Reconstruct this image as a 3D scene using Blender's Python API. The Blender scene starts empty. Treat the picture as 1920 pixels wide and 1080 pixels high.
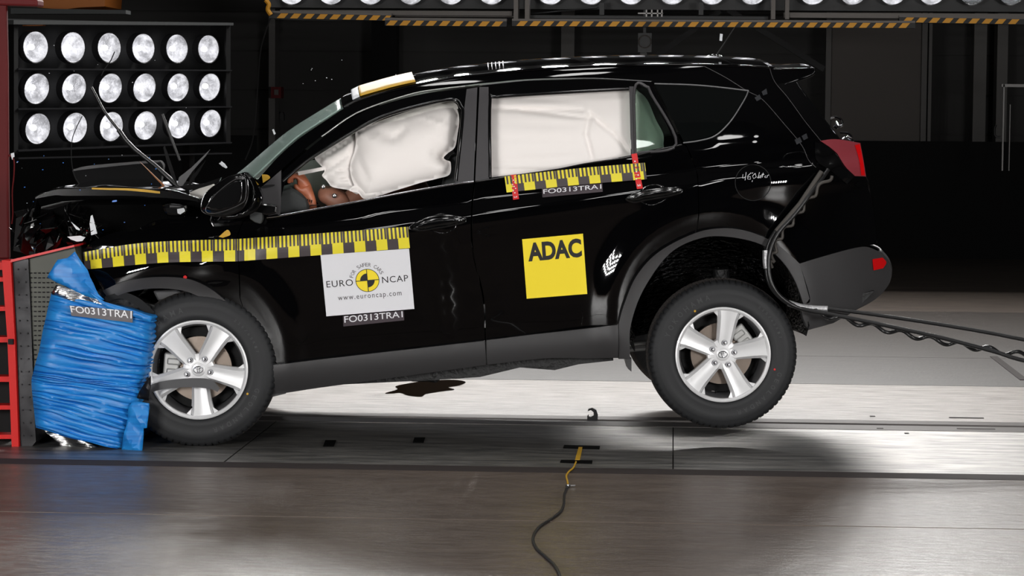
import bpy, math, random
from mathutils import Vector, Matrix
from mathutils.geometry import delaunay_2d_cdt
random.seed(7)
SC = bpy.context.scene
COL = SC.collection
PI = math.pi
# ------------------------------------------------------------------ camera
F = 5000.0
CAM = Vector((.76, -12.7, 1.63))
YAW, PITCH, ROLL = .060, .0678, .008
cd = bpy.data.cameras.new('camera'); cam = bpy.data.objects.new('camera', cd); COL.objects.link(cam)
cd.sensor_width = 36; cd.lens = F / 1920 * 36; cd.clip_end = 200
ROT = Matrix.Rotation(YAW, 3, 'Z') @ Matrix.Rotation(PI/2 - PITCH, 3, 'X') @ Matrix.Rotation(ROLL, 3, 'Z')
cam.matrix_world = Matrix.Translation(CAM) @ ROT.to_4x4()
SC.camera = cam
def ray(px, py): return ROT @ Vector(((px-960)/F, (540-py)/F, -1))
def at(px, py, Y):
    d = ray(px, py); return CAM + d*((Y-CAM.y)/d.y)
def floor_at(px, py, z=0):
    d = ray(px, py); return CAM + d*((z-CAM.z)/d.z)
def proj(p):
    q = ROT.transposed() @ (Vector(p)-CAM); return (960 + F*q.x/-q.z, 540 - F*q.y/-q.z)
# ------------------------------------------------------------------ world, view
w = bpy.data.worlds.new('world'); SC.world = w; w.use_nodes = True
w.node_tree.nodes['Background'].inputs[0].default_value = (.8, .85, 1, 1)
w.node_tree.nodes['Background'].inputs[1].default_value = .004
SC.view_settings.view_transform = 'Standard'; SC.view_settings.look = 'None'
SC.view_settings.gamma = 1; SC.view_settings.use_curve_mapping = False
SC.view_settings.exposure = 0.0
# ------------------------------------------------------------------ light strengths (lamp discs)
L_OVER, L_SIDE, L_BACK, L_NEAR = 12.5, 250.0, 180.0, 14.0
# ------------------------------------------------------------------ materials
def lin(c): return tuple(((x/255+.055)/1.055)**2.4 if x > 10.3 else x/255/12.92 for x in c)
def mat(name, rgb, rough=.5, metal=0, coat=0, emit=None, es=0, trans=0, bump=None, var=None, spec=.5, alpha=1, ior=1.5, rvar=None):
    m = bpy.data.materials.new(name); m.use_nodes = True; nt = m.node_tree; b = nt.nodes['Principled BSDF']
    c = (*lin(rgb), 1)
    b.inputs['Base Color'].default_value = c; b.inputs['Roughness'].default_value = rough
    b.inputs['Metallic'].default_value = metal; b.inputs['Coat Weight'].default_value = coat
    b.inputs['Coat Roughness'].default_value = .03
    b.inputs['Specular IOR Level'].default_value = spec; b.inputs['IOR'].default_value = ior
    b.inputs['Transmission Weight'].default_value = trans; b.inputs['Alpha'].default_value = alpha
    if emit: b.inputs['Emission Color'].default_value = (*lin(emit), 1); b.inputs['Emission Strength'].default_value = es
    tc = nt.nodes.new('ShaderNodeTexCoord')
    def noise(scale, stretch, det=4):
        mp = nt.nodes.new('ShaderNodeMapping'); mp.inputs['Scale'].default_value = stretch
        nt.links.new(tc.outputs['Object'], mp.inputs[0])
        n = nt.nodes.new('ShaderNodeTexNoise'); n.inputs['Scale'].default_value = scale; n.inputs['Detail'].default_value = det
        nt.links.new(mp.outputs[0], n.inputs['Vector']); return n
    if bump:
        n = noise(bump[0], bump[2] if len(bump) > 2 else (1, 1, 1)); bm = nt.nodes.new('ShaderNodeBump')
        bm.inputs['Strength'].default_value = 1; bm.inputs['Distance'].default_value = bump[1]
        nt.links.new(n.outputs['Fac'], bm.inputs['Height']); nt.links.new(bm.outputs[0], b.inputs['Normal'])
    if var:   # var = (scale, stretch, dark factor rgb, lo, hi)
        n = noise(var[0], var[1], 6); r = nt.nodes.new('ShaderNodeValToRGB')
        r.color_ramp.elements[0].position = var[3]; r.color_ramp.elements[1].position = var[4]
        r.color_ramp.elements[0].color = (*lin(var[2]), 1); r.color_ramp.elements[1].color = c
        nt.links.new(n.outputs['Fac'], r.inputs[0]); nt.links.new(r.outputs[0], b.inputs['Base Color'])
    if rvar:  # (scale, stretch, rough lo, rough hi)
        n = noise(rvar[0], rvar[1], 5); mr = nt.nodes.new('ShaderNodeMapRange')
        mr.inputs[1].default_value = .3; mr.inputs[2].default_value = .7
        mr.inputs[3].default_value = rvar[2]; mr.inputs[4].default_value = rvar[3]
        nt.links.new(n.outputs['Fac'], mr.inputs[0]); nt.links.new(mr.outputs[0], b.inputs['Roughness'])
    return m
M = dict(
 paint=mat('black_paint', (4, 4, 5), .5, coat=1, spec=0),
 clad=mat('grey_black_cladding', (52, 51, 52), .48, bump=(900, .0002)),
 pillar=mat('satin_pillar_film', (60, 58, 60), .42),
 gloss=mat('gloss_black_plastic', (8, 8, 9), .12, coat=.6),
 matte=mat('matte_black', (13, 13, 14), .8),
 under=mat('underbody_black', (10, 10, 11), .55, bump=(40, .01)),
 liner=mat('wheel_liner', (8, 8, 9), .22, bump=(26, .05, (1, 1, 2.4))),
 chrome=mat('chrome', (200, 200, 205), .12, 1),
 satin=mat('satin_silver', (190, 190, 190), .3, 1),
 rim=mat('silver_alloy_paint', (226, 226, 227), .42, .3, coat=.25),
 rimin=mat('inner_rim_grey', (120, 120, 122), .4, .6),
 disc=mat('brake_disc_steel', (140, 128, 118), .35, .9),
 caliper=mat('caliper_grey', (170, 170, 168), .45, .5),
 rubber=mat('tyre_rubber', (31, 32, 34), .62, bump=(300, .0004)),
 rubbertext=mat('tyre_text', (52, 52, 54), .5),
 tread=mat('tyre_tread', (58, 53, 51), .85, bump=(120, .004)),
 glass=mat('green_glass', (205, 228, 216), .02, trans=1, ior=1.45),
 tint=mat('privacy_glass', (10, 12, 12), .03, spec=.5, coat=.3),
 windglass=mat('cracked_sheen_windscreen', (190, 212, 204), .2, trans=.6, bump=(90, .004), ior=1.3),  # pale colour and lowered transmission stand in for a white sheen
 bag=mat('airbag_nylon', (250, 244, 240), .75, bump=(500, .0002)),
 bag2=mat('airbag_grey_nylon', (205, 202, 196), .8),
 skin=mat('dummy_vinyl_orange', (214, 128, 92), .42, var=(9, (1, 1, 1), (176, 98, 66), .35, .6)),
 skin2=mat('dummy_vinyl_brown', (150, 102, 82), .5),
 cabin=mat('cabin_grey', (60, 62, 62), .8),
 liningg=mat('headliner_grey', (150, 158, 152), .9),
 yel=mat('sticker_yellow', (252, 226, 40), .45),
 yel2=mat('ruler_yellow', (238, 222, 52), .45),
 rgrey=mat('ruler_grey_black', (70, 62, 64), .45),
 lblack=mat('label_black', (62, 52, 58), .4),
 white=mat('sticker_white', (232, 232, 236), .4),
 ink=mat('ink_black', (22, 20, 22), .5),
 inkg=mat('ink_grey', (78, 74, 76), .5),
 redtape=mat('red_tape', (214, 40, 42), .45),
 clear=mat('clear_tape', (46, 47, 50), .3),
 taillight=mat('tail_lamp_red', (134, 52, 60), .35, coat=.3),
 tailbright=mat('tail_lamp_bright_red', (205, 12, 16), .2, coat=1),
 blue=mat('blue_honeycomb_skin', (34, 138, 216), .42, metal=0, var=(5, (1, 1, 14), (26, 116, 196), .35, .6)),
 alu=mat('bare_aluminium', (205, 205, 205), .25, 1, bump=(14, .01, (1, 1, 5))),
 honey=mat('perforated_honeycomb', (70, 71, 65), .5, .5),
 redp=mat('red_frame_paint', (208, 14, 8), .5, spec=.3),
 redd=mat('dark_red_paint', (96, 16, 18), .6, spec=.3),
 slab=mat('dark_steel_slab', (26, 25, 28), .35, .4, rvar=(6, (1, 1, 1), .25, .6)),
 beam=mat('grey_beam_paint', (95, 90, 86), .6),
 hazy=mat('hazard_yellow', (200, 140, 30), .6),
 hazb=mat('hazard_black', (16, 16, 17), .6),
 housing=mat('lamp_bank_black', (9, 9, 10), .5),
 ledge=mat('glossy_black_edge', (40, 40, 42), .25),
 refl=mat('lamp_reflector', (235, 238, 242), .18, 1, bump=(22, .03)),
 wall=mat('hall_wall_dark', (56, 55, 54), .85),
 wallp=mat('hall_door_grey', (90, 85, 82), .8),
 wallb=mat('black_curtain', (7, 7, 8), .95),
 post=mat('wall_post_grey', (98, 96, 94), .7),
 steelw=mat('rack_aluminium', (150, 148, 146), .5, .3),
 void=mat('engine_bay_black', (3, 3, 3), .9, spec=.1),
 dark=mat('dark_machinery', (20, 20, 21), .5),
 cable=mat('black_cable', (24, 24, 25), .35),
 cabled=mat('dusty_cable', (66, 62, 58), .6),
 silvertape=mat('silver_wrap_tape', (190, 190, 192), .35, .7, bump=(120, .004)),
 gold=mat('yellow_strip', (206, 160, 40), .45, bump=(260, .002)),
 btape=mat('black_floor_tape', (9, 9, 9), .9, spec=.05),
 liquid=mat('brown_liquid', (34, 24, 15), .04, spec=.4, bump=(50, .0012)),
 shard=mat('white_chip', (215, 218, 222), .4),
 bshard=mat('blue_chip', (40, 120, 220), .4),
 grey=mat('torn_grey_plastic', (70, 70, 72), .5),
 mirror=mat('mirror_glass', (120, 120, 122), .02, 1),
 orange=mat('far_orange', (150, 84, 20), .6),
 concrete=mat('floor_concrete_brown', (102, 90, 82), .38, var=(2.2, (1, 3, 1), (90, 79, 72), .35, .62), rvar=(9, (1, 3, 1), .28, .46), bump=(14, .002, (1, 2, 1))),
 plate=mat('floor_plate_dark', (158, 155, 151), .4, .85, var=(3, (1, 5, 1), (112, 112, 110), .35, .65), rvar=(7, (1, 5, 1), .34, .5), bump=(24, .003, (1, 5, 1))),
 plate2=mat('floor_plate_white', (178, 171, 165), .38, var=(4, (1, 7, 1), (132, 123, 116), .38, .6), rvar=(5, (1, 6, 1), .28, .5), bump=(20, .004, (1, 6, 1))),
 floorg=mat('floor_grey', (72, 67, 63), .5, var=(5, (1, 4, 1), (62, 57, 54), .35, .65), bump=(40, .003)),
 floorb=mat('floor_far', (84, 74, 66), .75, var=(3, (1, 3, 1), (70, 62, 56), .35, .65)),
 rail=mat('rail_steel', (110, 106, 104), .3, .6),
 groove=mat('rust_groove', (34, 22, 20), .8),
)
def emat(name, s, c=(1, 1, 1)):
    m = bpy.data.materials.new(name); m.use_nodes = True; nt = m.node_tree; nt.nodes.clear()
    e = nt.nodes.new('ShaderNodeEmission'); o = nt.nodes.new('ShaderNodeOutputMaterial')
    e.inputs[0].default_value = (*c, 1); e.inputs[1].default_value = s; nt.links.new(e.outputs[0], o.inputs[0]); return m
M['e_over'] = emat('lamp_glow_overhead', L_OVER, (1, .985, .97)); M['e_side'] = emat('lamp_glow_side', L_SIDE, (1, .985, .97))
M['e_near'] = emat('lamp_glow_near', L_NEAR, (1, .985, .97)); M['e_high'] = emat('lamp_glow_added_high', 22.0, (1, .985, .97)); M['e_back'] = emat('lamp_glow_back', L_BACK, (1, .985, .965)); M['e_bulb'] = emat('lamp_bulb', 5, (1, 1, 1))
# lit faceted reflector of the visible lamps: the bulb light it reflects is painted as patchy emission
m = mat('lit_lamp_bowl', (150, 150, 155), .35, .3, emit=(240, 240, 245), es=.6, bump=(16, .03)); M['bowl'] = m
nt = m.node_tree; b = nt.nodes['Principled BSDF']
vo = nt.nodes.new('ShaderNodeTexNoise'); vo.inputs['Scale'].default_value = 11; vo.inputs['Detail'].default_value = 3
tc = nt.nodes.new('ShaderNodeTexCoord'); nt.links.new(tc.outputs['Object'], vo.inputs['Vector'])
mr = nt.nodes.new('ShaderNodeMapRange'); mr.inputs[1].default_value = .4; mr.inputs[2].default_value = .6; mr.inputs[3].default_value = .22; mr.inputs[4].default_value = .75
nt.links.new(vo.outputs['Fac'], mr.inputs[0]); nt.links.new(mr.outputs[0], b.inputs['Emission Strength'])
# ------------------------------------------------------------------ object helpers
def tag(o, label=None, cat=None, group=None, kind=None):
    for k, v in (('label', label), ('category', cat), ('group', group), ('kind', kind)):
        if v: o[k] = v
    return o
def empty(name, loc=(0, 0, 0), mtx=None, **k):
    o = bpy.data.objects.new(name, None); COL.objects.link(o); o.empty_display_size = .1
    if mtx is not None: o.matrix_world = mtx
    else: o.location = loc
    return tag(o, **k)
class MB:
    def __init__(s): s.v = []; s.f = []; s.m = []; s.n = None
    def add(s, vs, fs, mi=0):
        k = len(s.v); s.v += [Vector(v) for v in vs]; s.f += [tuple(i+k for i in f) for f in fs]; s.m += [mi]*len(fs); return s
    def box(s, a, b, mi=0, mtx=None):
        x0, y0, z0 = a; x1, y1, z1 = b
        vs = [Vector(p) for p in ((x0,y0,z0),(x1,y0,z0),(x1,y1,z0),(x0,y1,z0),(x0,y0,z1),(x1,y0,z1),(x1,y1,z1),(x0,y1,z1))]
        if mtx is not None: vs = [mtx @ v for v in vs]
        return s.add(vs, [(0,3,2,1),(4,5,6,7),(0,1,5,4),(1,2,6,5),(2,3,7,6),(3,0,4,7)], mi)
    def bar(s, p, q, w, h=None, mi=0):   # square bar between two points
        p, q = Vector(p), Vector(q); d = (q-p).normalized(); h = h or w
        u = d.cross(Vector((0, 0, 1))); u = u.normalized() if u.length > 1e-3 else Vector((1, 0, 0)); t = u.cross(d)
        vs = [c + u*a*w/2 + t*b*h/2 for c in (p, q) for a, b in ((-1,-1),(1,-1),(1,1),(-1,1))]
        return s.add(vs, [(0,1,2,3),(7,6,5,4),(0,4,5,1),(1,5,6,2),(2,6,7,3),(3,7,4,0)], mi)
    def tube(s, pts, r, seg=10, mi=0, cap=True):
        pts = [Vector(p) for p in pts]; n = len(pts); rs = r if isinstance(r, (list, tuple)) else [r]*n
        t0 = (pts[1]-pts[0]).normalized(); u = t0.orthogonal().normalized(); vs = []
        for i, p in enumerate(pts):
            t = (pts[min(i+1, n-1)]-pts[max(i-1, 0)]).normalized()
            u = (u - t*u.dot(t)).normalized(); v = t.cross(u)
            vs += [p + (u*math.cos(a)+v*math.sin(a))*rs[i] for a in (2*PI*k/seg for k in range(seg))]
        fs = [(i*seg+k, i*seg+(k+1) % seg, (i+1)*seg+(k+1) % seg, (i+1)*seg+k) for i in range(n-1) for k in range(seg)]
        if cap: fs += [tuple(range(seg))[::-1], tuple((n-1)*seg+k for k in range(seg))]
        return s.add(vs, fs, mi)
    def lathe(s, prof, seg=48, mi=0, mtx=None, a0=0, a1=2*PI, rmod=None):   # axis = y, prof = (r, y)
        full = abs(a1-a0-2*PI) < 1e-6; ns = seg if full else seg+1; vs = []
        for k in range(ns):
            a = a0+(a1-a0)*k/seg
            for j, (r, y) in enumerate(prof):
                rr = r + (rmod(k, j) if rmod else 0); vs.append(Vector((rr*math.cos(a), y, rr*math.sin(a))))
        if mtx is not None: vs = [mtx @ v for v in vs]
        n = len(prof); fs = [(k*n+j, k*n+j+1, ((k+1) % ns)*n+j+1, ((k+1) % ns)*n+j) for k in range(seg) for j in range(n-1)]
        return s.add(vs, fs, mi)
    def grid(s, rows, mi=0, flip=False):
        n = len(rows[0]); vs = [p for r in rows for p in r]
        fs = [(i*n+j, i*n+j+1, (i+1)*n+j+1, (i+1)*n+j) for i in range(len(rows)-1) for j in range(n-1)]
        if flip: fs = [f[::-1] for f in fs]
        return s.add(vs, fs, mi)
    def sphere(s, c, r, seg=10, mi=0):
        sc = r if isinstance(r, (tuple, list)) else (r, r, r); c = Vector(c)
        rows = [[c+Vector((sc[0]*math.sin(t)*math.cos(a), sc[1]*math.sin(t)*math.sin(a), sc[2]*math.cos(t))) for a in (2*PI*k/(2*seg) for k in range(2*seg+1))] for t in (PI*i/seg for i in range(seg+1))]
        return s.grid(rows, mi)
    def build(s, name, mats, parent=None, smooth=35, solid=0, bevel=0, weld=False, **k):
        me = bpy.data.meshes.new(name); me.from_pydata([tuple(v) for v in s.v], [], s.f)
        for m_ in (mats if isinstance(mats, (list, tuple)) else [mats]): me.materials.append(m_)
        me.polygons.foreach_set('material_index', s.m)
        if smooth:
            me.shade_smooth()
            if s.n is None: me.set_sharp_from_angle(angle=math.radians(smooth))
        me.update()
        if s.n is not None: me.normals_split_custom_set_from_vertices([tuple(n) for n in s.n])
        o = bpy.data.objects.new(name, me); COL.objects.link(o)
        if parent is not None: o.parent = parent
        if weld: o.modifiers.new('weld', 'WELD').merge_threshold = 1e-4
        if bevel:
            b = o.modifiers.new('bevel', 'BEVEL'); b.width = bevel; b.segments = 2; b.limit_method = 'ANGLE'; b.angle_limit = .6
        if solid:
            z = o.modifiers.new('solid', 'SOLIDIFY'); z.thickness = abs(solid); z.offset = -1 if solid > 0 else 1
        return tag(o, **k)
def crv(pts, n=6, closed=False):   # Catmull-Rom; a point with a third item is a corner
    P = [Vector(p[:2]) for p in pts]; c = [len(p) > 2 for p in pts]; N = len(P); out = []
    for i in range(N if closed else N-1):
        a, b = P[i], P[(i+1) % N]
        p0 = a*2-b if (c[i] or (not closed and i == 0)) else P[i-1]
        p3 = b*2-a if (c[(i+1) % N] or (not closed and i == N-2)) else P[(i+2) % N]
        if c[i] and c[(i+1) % N]: out.append(a); continue
        for k in range(n):
            t = k/n
            out.append(.5*((2*a)+(b-p0)*t+(2*p0-5*a+4*b-p3)*t*t+(3*a-p0-3*b+p3)*t**3))
    if not closed: out.append(P[-1])
    return out
def crv3(pts, n=8):
    P = [Vector(p) for p in pts]; out = []
    for i in range(len(P)-1):
        a, b = P[i], P[i+1]; p0 = P[i-1] if i else a*2-b; p3 = P[i+2] if i+2 < len(P) else b*2-a
        for k in range(n):
            t = k/n; out.append(.5*((2*a)+(b-p0)*t+(2*p0-5*a+4*b-p3)*t*t+(3*a-p0-3*b+p3)*t**3))
    return out+[P[-1]]
def inside(p, poly):
    x, y = p; r = False; j = len(poly)-1
    for i in range(len(poly)):
        xi, yi = poly[i]; xj, yj = poly[j]
        if (yi > y) != (yj > y) and x < (xj-xi)*(y-yi)/(yj-yi)+xi: r = not r
        j = i
    return r
def edge_dist(p, poly):
    x, y = p; best = 9
    for i in range(len(poly)):
        ax, ay = poly[i-1]; bx, by = poly[i]; dx, dy = bx-ax, by-ay; L = dx*dx+dy*dy or 1e-9
        t = max(0, min(1, ((x-ax)*dx+(y-ay)*dy)/L)); best = min(best, (x-ax-t*dx)**2+(y-ay-t*dy)**2)
    return best**.5
_FONT = {}
def text_geo(s, offset=0, space=1):   # flat text geometry scaled into the unit box
    key = (s, offset, space)
    if key in _FONT: return _FONT[key]
    cu = bpy.data.curves.new('t', 'FONT'); cu.body = s; cu.offset = offset; cu.space_character = space; cu.resolution_u = 4
    o = bpy.data.objects.new('t', cu); COL.objects.link(o)
    me = bpy.data.meshes.new_from_object(o.evaluated_get(bpy.context.evaluated_depsgraph_get()))
    v = [(p.co.x, p.co.y) for p in me.vertices]; f = [tuple(p.vertices) for p in me.polygons]
    bpy.data.objects.remove(o); bpy.data.curves.remove(cu); bpy.data.meshes.remove(me)
    x0 = min(p[0] for p in v); x1 = max(p[0] for p in v); y0 = min(p[1] for p in v); y1 = max(p[1] for p in v)
    v = [((p[0]-x0)/(x1-x0), (p[1]-y0)/(y1-y0)) for p in v]
    _FONT[key] = (v, f, (x1-x0)/(y1-y0)); return _FONT[key]
# ================================================================== the car
CAR_YAW, CAR_PITCH, W = math.radians(5), math.radians(5.5), 1.84
_g = floor_at(371, 838)
CARM = Matrix.Translation(_g+Vector((0, .02, 0))) @ Matrix.Rotation(CAR_YAW, 4, 'Z') @ Matrix.Rotation(-CAR_PITCH, 4, 'Y')
CI = CARM.inverted(); CAML = CI @ CAM
car = empty('car', mtx=CARM, label='black five-door SUV with crushed nose and open airbags, striking the blue block', cat='car')
def lray(px, py): return CI.to_3x3() @ ray(px, py)
def L(px, py, ly):
    d = lray(px, py); return CAML + d*((ly-CAML.y)/d.y)
def sm(t): t = max(0, min(1, t)); return t*t*(3-2*t)
TAB = [(-.3, .25), (.1, .13), (.2, .085), (.3, .05), (.42, .034), (.55, .026), (.7, .016), (.82, .005), (.88, -.004), (.915, -.002), (.94, .010), (.963, .030), (.985, .044), (1.03, .049), (1.06, .054), (1.15, .078), (1.3, .125), (1.45, .18), (1.55, .222), (1.62, .265), (1.7, .34), (1.9, .6)]
def tab(q):
    if q <= TAB[0][0]: return TAB[0][1]
    for i in range(len(TAB)-1):
        if q <= TAB[i+1][0]:
            x0, y0 = TAB[i]; x1, y1 = TAB[i+1]; h = x1-x0
            m0 = (y1-TAB[i-1][1])/(x1-TAB[i-1][0]) if i else (y1-y0)/h
            m1 = (TAB[i+2][1]-y0)/(TAB[i+2][0]-x0) if i+2 < len(TAB) else (y1-y0)/h
            t = (q-x0)/h
            return (2*t**3-3*t*t+1)*y0+(t**3-2*t*t+t)*h*m0+(-2*t**3+3*t*t)*y1+(t**3-t*t)*h*m1
    return TAB[-1][1]
DENTS = [(.06, .93, .07, .05, .022), (.30, .90, .06, .07, .018), (.14, .80, .12, .04, -.012), (1.25, .60, .03, .2, .008), (1.27, .85, .03, .08, -.006)]
def S(x, z):
    b = 1.07+.06*(max(min(x, 2.6), -.4)-.39)
    q = z*1.06/b if z < b else 1.06+(z-b)*(.56/(1.62-b) if b < 1.6 else 1)
    y = tab(q)
    # wheel-arch flares
    for cx in (.0, 2.5):
        d = math.hypot(x-cx, z-.42); am = .036-.024*sm((x-cx+.15)/.35) if cx > 1 else .022; y -= am*math.exp(-((d-.47)/.09)**2) if z > .2 else 0
    if x < -.1: y += .07*((-.1-x)/.55)**2
    if x > 2.75: y += .24*((x-2.75)/.6)**2
    for dx, dz, sx, sz, a in DENTS: y += a*math.exp(-((x-dx)/sx)**2-((z-dz)/sz)**2)
    return y
def LS(px, py, off=0, fn=S):
    d = lray(px, py); y = .1
    for _ in range(14):
        p = CAML + d*((y-CAML.y)/d.y); y = .5*y+.5*(fn(p.x, p.z)+off)
    p = CAML + d*((y-CAML.y)/d.y); return p
def loc2(pts, off=0, fn=S): return [(p.x, p.z) for p in (LS(a[0], a[1], off, fn) for a in pts)]
def dens(poly, step):
    out = []
    for i in range(len(poly)):
        a, b = Vector(poly[i]), Vector(poly[(i+1) % len(poly)]); n = max(1, int((b-a).length/step))
        out += [a.lerp(b, k/n) for k in range(n)]
    return out
def panel(name, outline, mt, parent=car, off=0, th=.014, step=.035, fn=S, holes=(), n=6, mirror=False, puff=None, **k):
    """a body panel: outline in picture points, laid on the body-side surface at its real depth and given thickness"""
    ol = dens(loc2(crv(outline, n, True), off, fn), step); hs = [dens(loc2(crv(h, n, True), off, fn), step) for h in holes]
    pts = list(ol); edges = [(i, (i+1) % len(ol)) for i in range(len(ol))]
    for h in hs:
        b = len(pts); pts += h; edges += [(b+i, b+(i+1) % len(h)) for i in range(len(h))]
    olt = [tuple(p) for p in ol]; hst = [[tuple(p) for p in h] for h in hs]
    x0 = min(p.x for p in ol); x1 = max(p.x for p in ol); z0 = min(p.y for p in ol); z1 = max(p.y for p in ol)
    for i in range(int((x1-x0)/step)+1):
        for j in range(int((z1-z0)/step)+1):
            q = (x0+(i+.5*(j % 2))*step, z0+j*step)
            if inside(q, olt) and not any(inside(q, h) for h in hst) and min([edge_dist(q, olt)]+[edge_dist(q, h) for h in hst]) > step*.4: pts.append(Vector(q))
    vs, _, fs, *_r = delaunay_2d_cdt(pts, edges, [], 0, 1e-5)
    ff = []
    for f in fs:
        c = sum((vs[i] for i in f), Vector((0, 0)))/len(f)
        if inside(c, olt) and not any(inside(c, h) for h in hst): ff.append(f)
    def g(x, z):
        y = fn(x, z)+off
        if puff: y += puff(x, z, olt)
        return y
    e = 2e-3; V = []; Nn = []
    for v in vs:
        x, z = v; y = g(x, z); V.append(Vector((x, y, z)))
        nn = Vector(((g(x+e, z)-g(x-e, z))/2/e, -1, (g(x, z+e)-g(x, z-e))/2/e)); Nn.append(nn.normalized())
    nv = len(V)
    mb = MB(); mb.v = V + [v+Vector((0, th, 0)) for v in V]; NN = Nn+[-q for q in Nn]
    area = sum((vs[f[1]]-vs[f[0]]).cross(vs[f[2]]-vs[f[0]]) for f in ff[:50])
    if area < 0: ff = [tuple(reversed(f)) for f in ff]
    mb.f = [tuple(f) for f in ff]+[tuple(i+nv for i in reversed(f)) for f in ff]
    cnt = {}
    for f in ff:
        for a, b in zip(f, list(f[1:])+[f[0]]): cnt[(a, b)] = 1
    for (a, b) in list(cnt):
        if (b, a) not in cnt:
            A, B = V[a], V[b]; dn = (B-A).cross(Vector((0, 1, 0))).normalized()
            kx = len(mb.v); mb.v += [A.copy(), B.copy(), B+Vector((0, th, 0)), A+Vector((0, th, 0))]; NN += [dn*1]*4
            mb.f.append((kx+1, kx, kx+3, kx+2))
            # keep normals consistent with the winding
            fn_ = (mb.v[kx]-mb.v[kx+1]).cross(mb.v[kx+3]-mb.v[kx+1])
            if fn_.dot(dn) < 0:
                for q in range(4): NN[-1-q] = -dn
    mb.m = [0]*len(mb.f); mb.n = NN
    o = mb.build(name, mt, parent, **k)
    if mirror:
        m2 = MB(); m2.v = [Vector((v.x, W-v.y, v.z)) for v in mb.v]; m2.f = [tuple(reversed(f)) for f in mb.f]; m2.m = mb.m
        m2.n = [Vector((v.x, -v.y, v.z)) for v in NN]; o2 = m2.build(name, mt, parent)
    return o
def sheet(name, quad, draw, mats, parent=car, off=-.004, fn=S, n=10, **k):
    """a sticker on the body side: quad = TL, TR, BR, BL picture points; draw(mb, mapf) adds to the mesh"""
    Q = [LS(x, y, 0, fn) for x, y in quad]
    def mapf(u, v, lift=0):   # v downwards
        a = Q[0].lerp(Q[1], u); b = Q[3].lerp(Q[2], u); p = a.lerp(b, v)
        return Vector((p.x, fn(p.x, p.z)+off-lift, p.z))
    mb = MB(); draw(mb, mapf); return mb.build(name, mats, parent, smooth=0, **k)
def rect(mb, mapf, u0, v0, u1, v1, mi=0, lift=0, nu=4, nv=2):
    rows = [[mapf(u0+(u1-u0)*i/nu, v1+(v0-v1)*j/nv, lift) for i in range(nu+1)] for j in range(nv+1)]
    mb.grid(rows, mi)
def slab(mb, mapf, lift=0, mi=0, nu=16, nv=10, th=.003):   # backing with a rim so that it has thickness
    rect(mb, mapf, 0, 0, 1, 1, mi, lift, nu, nv)
    for a, b in (((0, 0), (1, 0)), ((1, 0), (1, 1)), ((1, 1), (0, 1)), ((0, 1), (0, 0))):
        p = [mapf(a[0]+(b[0]-a[0])*t/8, a[1]+(b[1]-a[1])*t/8, lift) for t in range(9)]
        mb.grid([p, [q+Vector((0, th, 0)) for q in p]], mi)
def text(mb, mapf, s, u0, v0, u1, v1, mi=0, lift=.0012, offset=0, space=1):
    v, f, _ = text_geo(s, offset, space)
    mb.add([mapf(u0+(u1-u0)*a, v1+(v0-v1)*b, lift) for a, b in v], f, mi)
def arc_text(mb, mapf, s, cu, cv, r, a0, a1, h, asp, mi=0, lift=.0012):   # letters round a circle; asp = height/width of the sheet
    for i, ch in enumerate(s):
        if ch == ' ': continue
        a = math.radians(a0+(a1-a0)*(i+.5)/len(s)); v, f, ar = text_geo(ch); hw = h*(.2 if ch == 'I' else .68)
        pts = []
        for x, y in v:
            X = (x-.5)*hw; Y = r+y*h; ux = X*math.sin(a)+Y*math.cos(a); uy = -X*math.cos(a)+Y*math.sin(a)
            pts.append(mapf(cu+ux, cv-uy/asp, lift))
        mb.add(pts, f, mi)
def ring2(mb, mapf, cu, cv, r0, r1, asp, a0=0, a1=360, mi=0, lift=.0012, n=40):
    A = [math.radians(a0+(a1-a0)*i/n) for i in range(n+1)]
    mb.grid([[mapf(cu+r*math.cos(a), cv-r*math.sin(a)/asp, lift) for a in A] for r in (r1, max(r0, 1e-4))], mi)
P, H = M['paint'], {}
# ---- side panels
ROOF = [(644, 204), (665, 194), (700, 182), (740, 171), (784, 161), (855, 148), (920, 141), (980, 135), (1038, 131), (1115, 127), (1186, 125), (1275, 124), (1340, 125), (1400, 127), (1450, 130)]
ARCH_R = [(1160, 607), (1170, 572), (1194, 517), (1236, 472), (1304, 437), (1357, 428), (1403, 434), (1449, 453), (1483, 479), (1500, 495)]
ARCH_RI = [(1507, 572), (1490, 525), (1464, 487), (1426, 458), (1365, 444), (1312, 447), (1255, 476), (1206, 544), (1183, 608), (1181, 650)]
fr = 'c'
body = panel('body_side', [(484, 336, fr), (520, 296), (558, 262), (600, 233), (644, 204, fr)] + ROOF[1:-1] + [(1450, 130, fr), (1455, 155), (1475, 180), (1508, 222), (1541, 265, fr),
    (1560, 284), (1585, 312), (1603, 330, fr), (1623, 331, fr), (1633, 370), (1641, 420), (1644, 458, fr), (1616, 462), (1540, 481), (1479, 500, fr), (1500, 495, fr)] + ARCH_R[-2:3:-1] + [(1306, 436, fr),
    (1311, 400), (1309, 330, fr), (1299, 298), (1287, 272, fr), (1282, 268, fr), (1223, 151, fr), (1115, 146), (1000, 148), (917, 155), (872, 160), (766, 177), (671, 210), (603, 255), (540, 307), (503, 345, fr), (492, 350, fr)],
    P, holes=[[(1227, 157, fr), (1310, 160), (1393, 169, fr), (1401, 173), (1390, 195), (1367, 230), (1340, 253), (1310, 262), (1281, 267, fr)]], mirror=True, step=.04)
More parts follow.
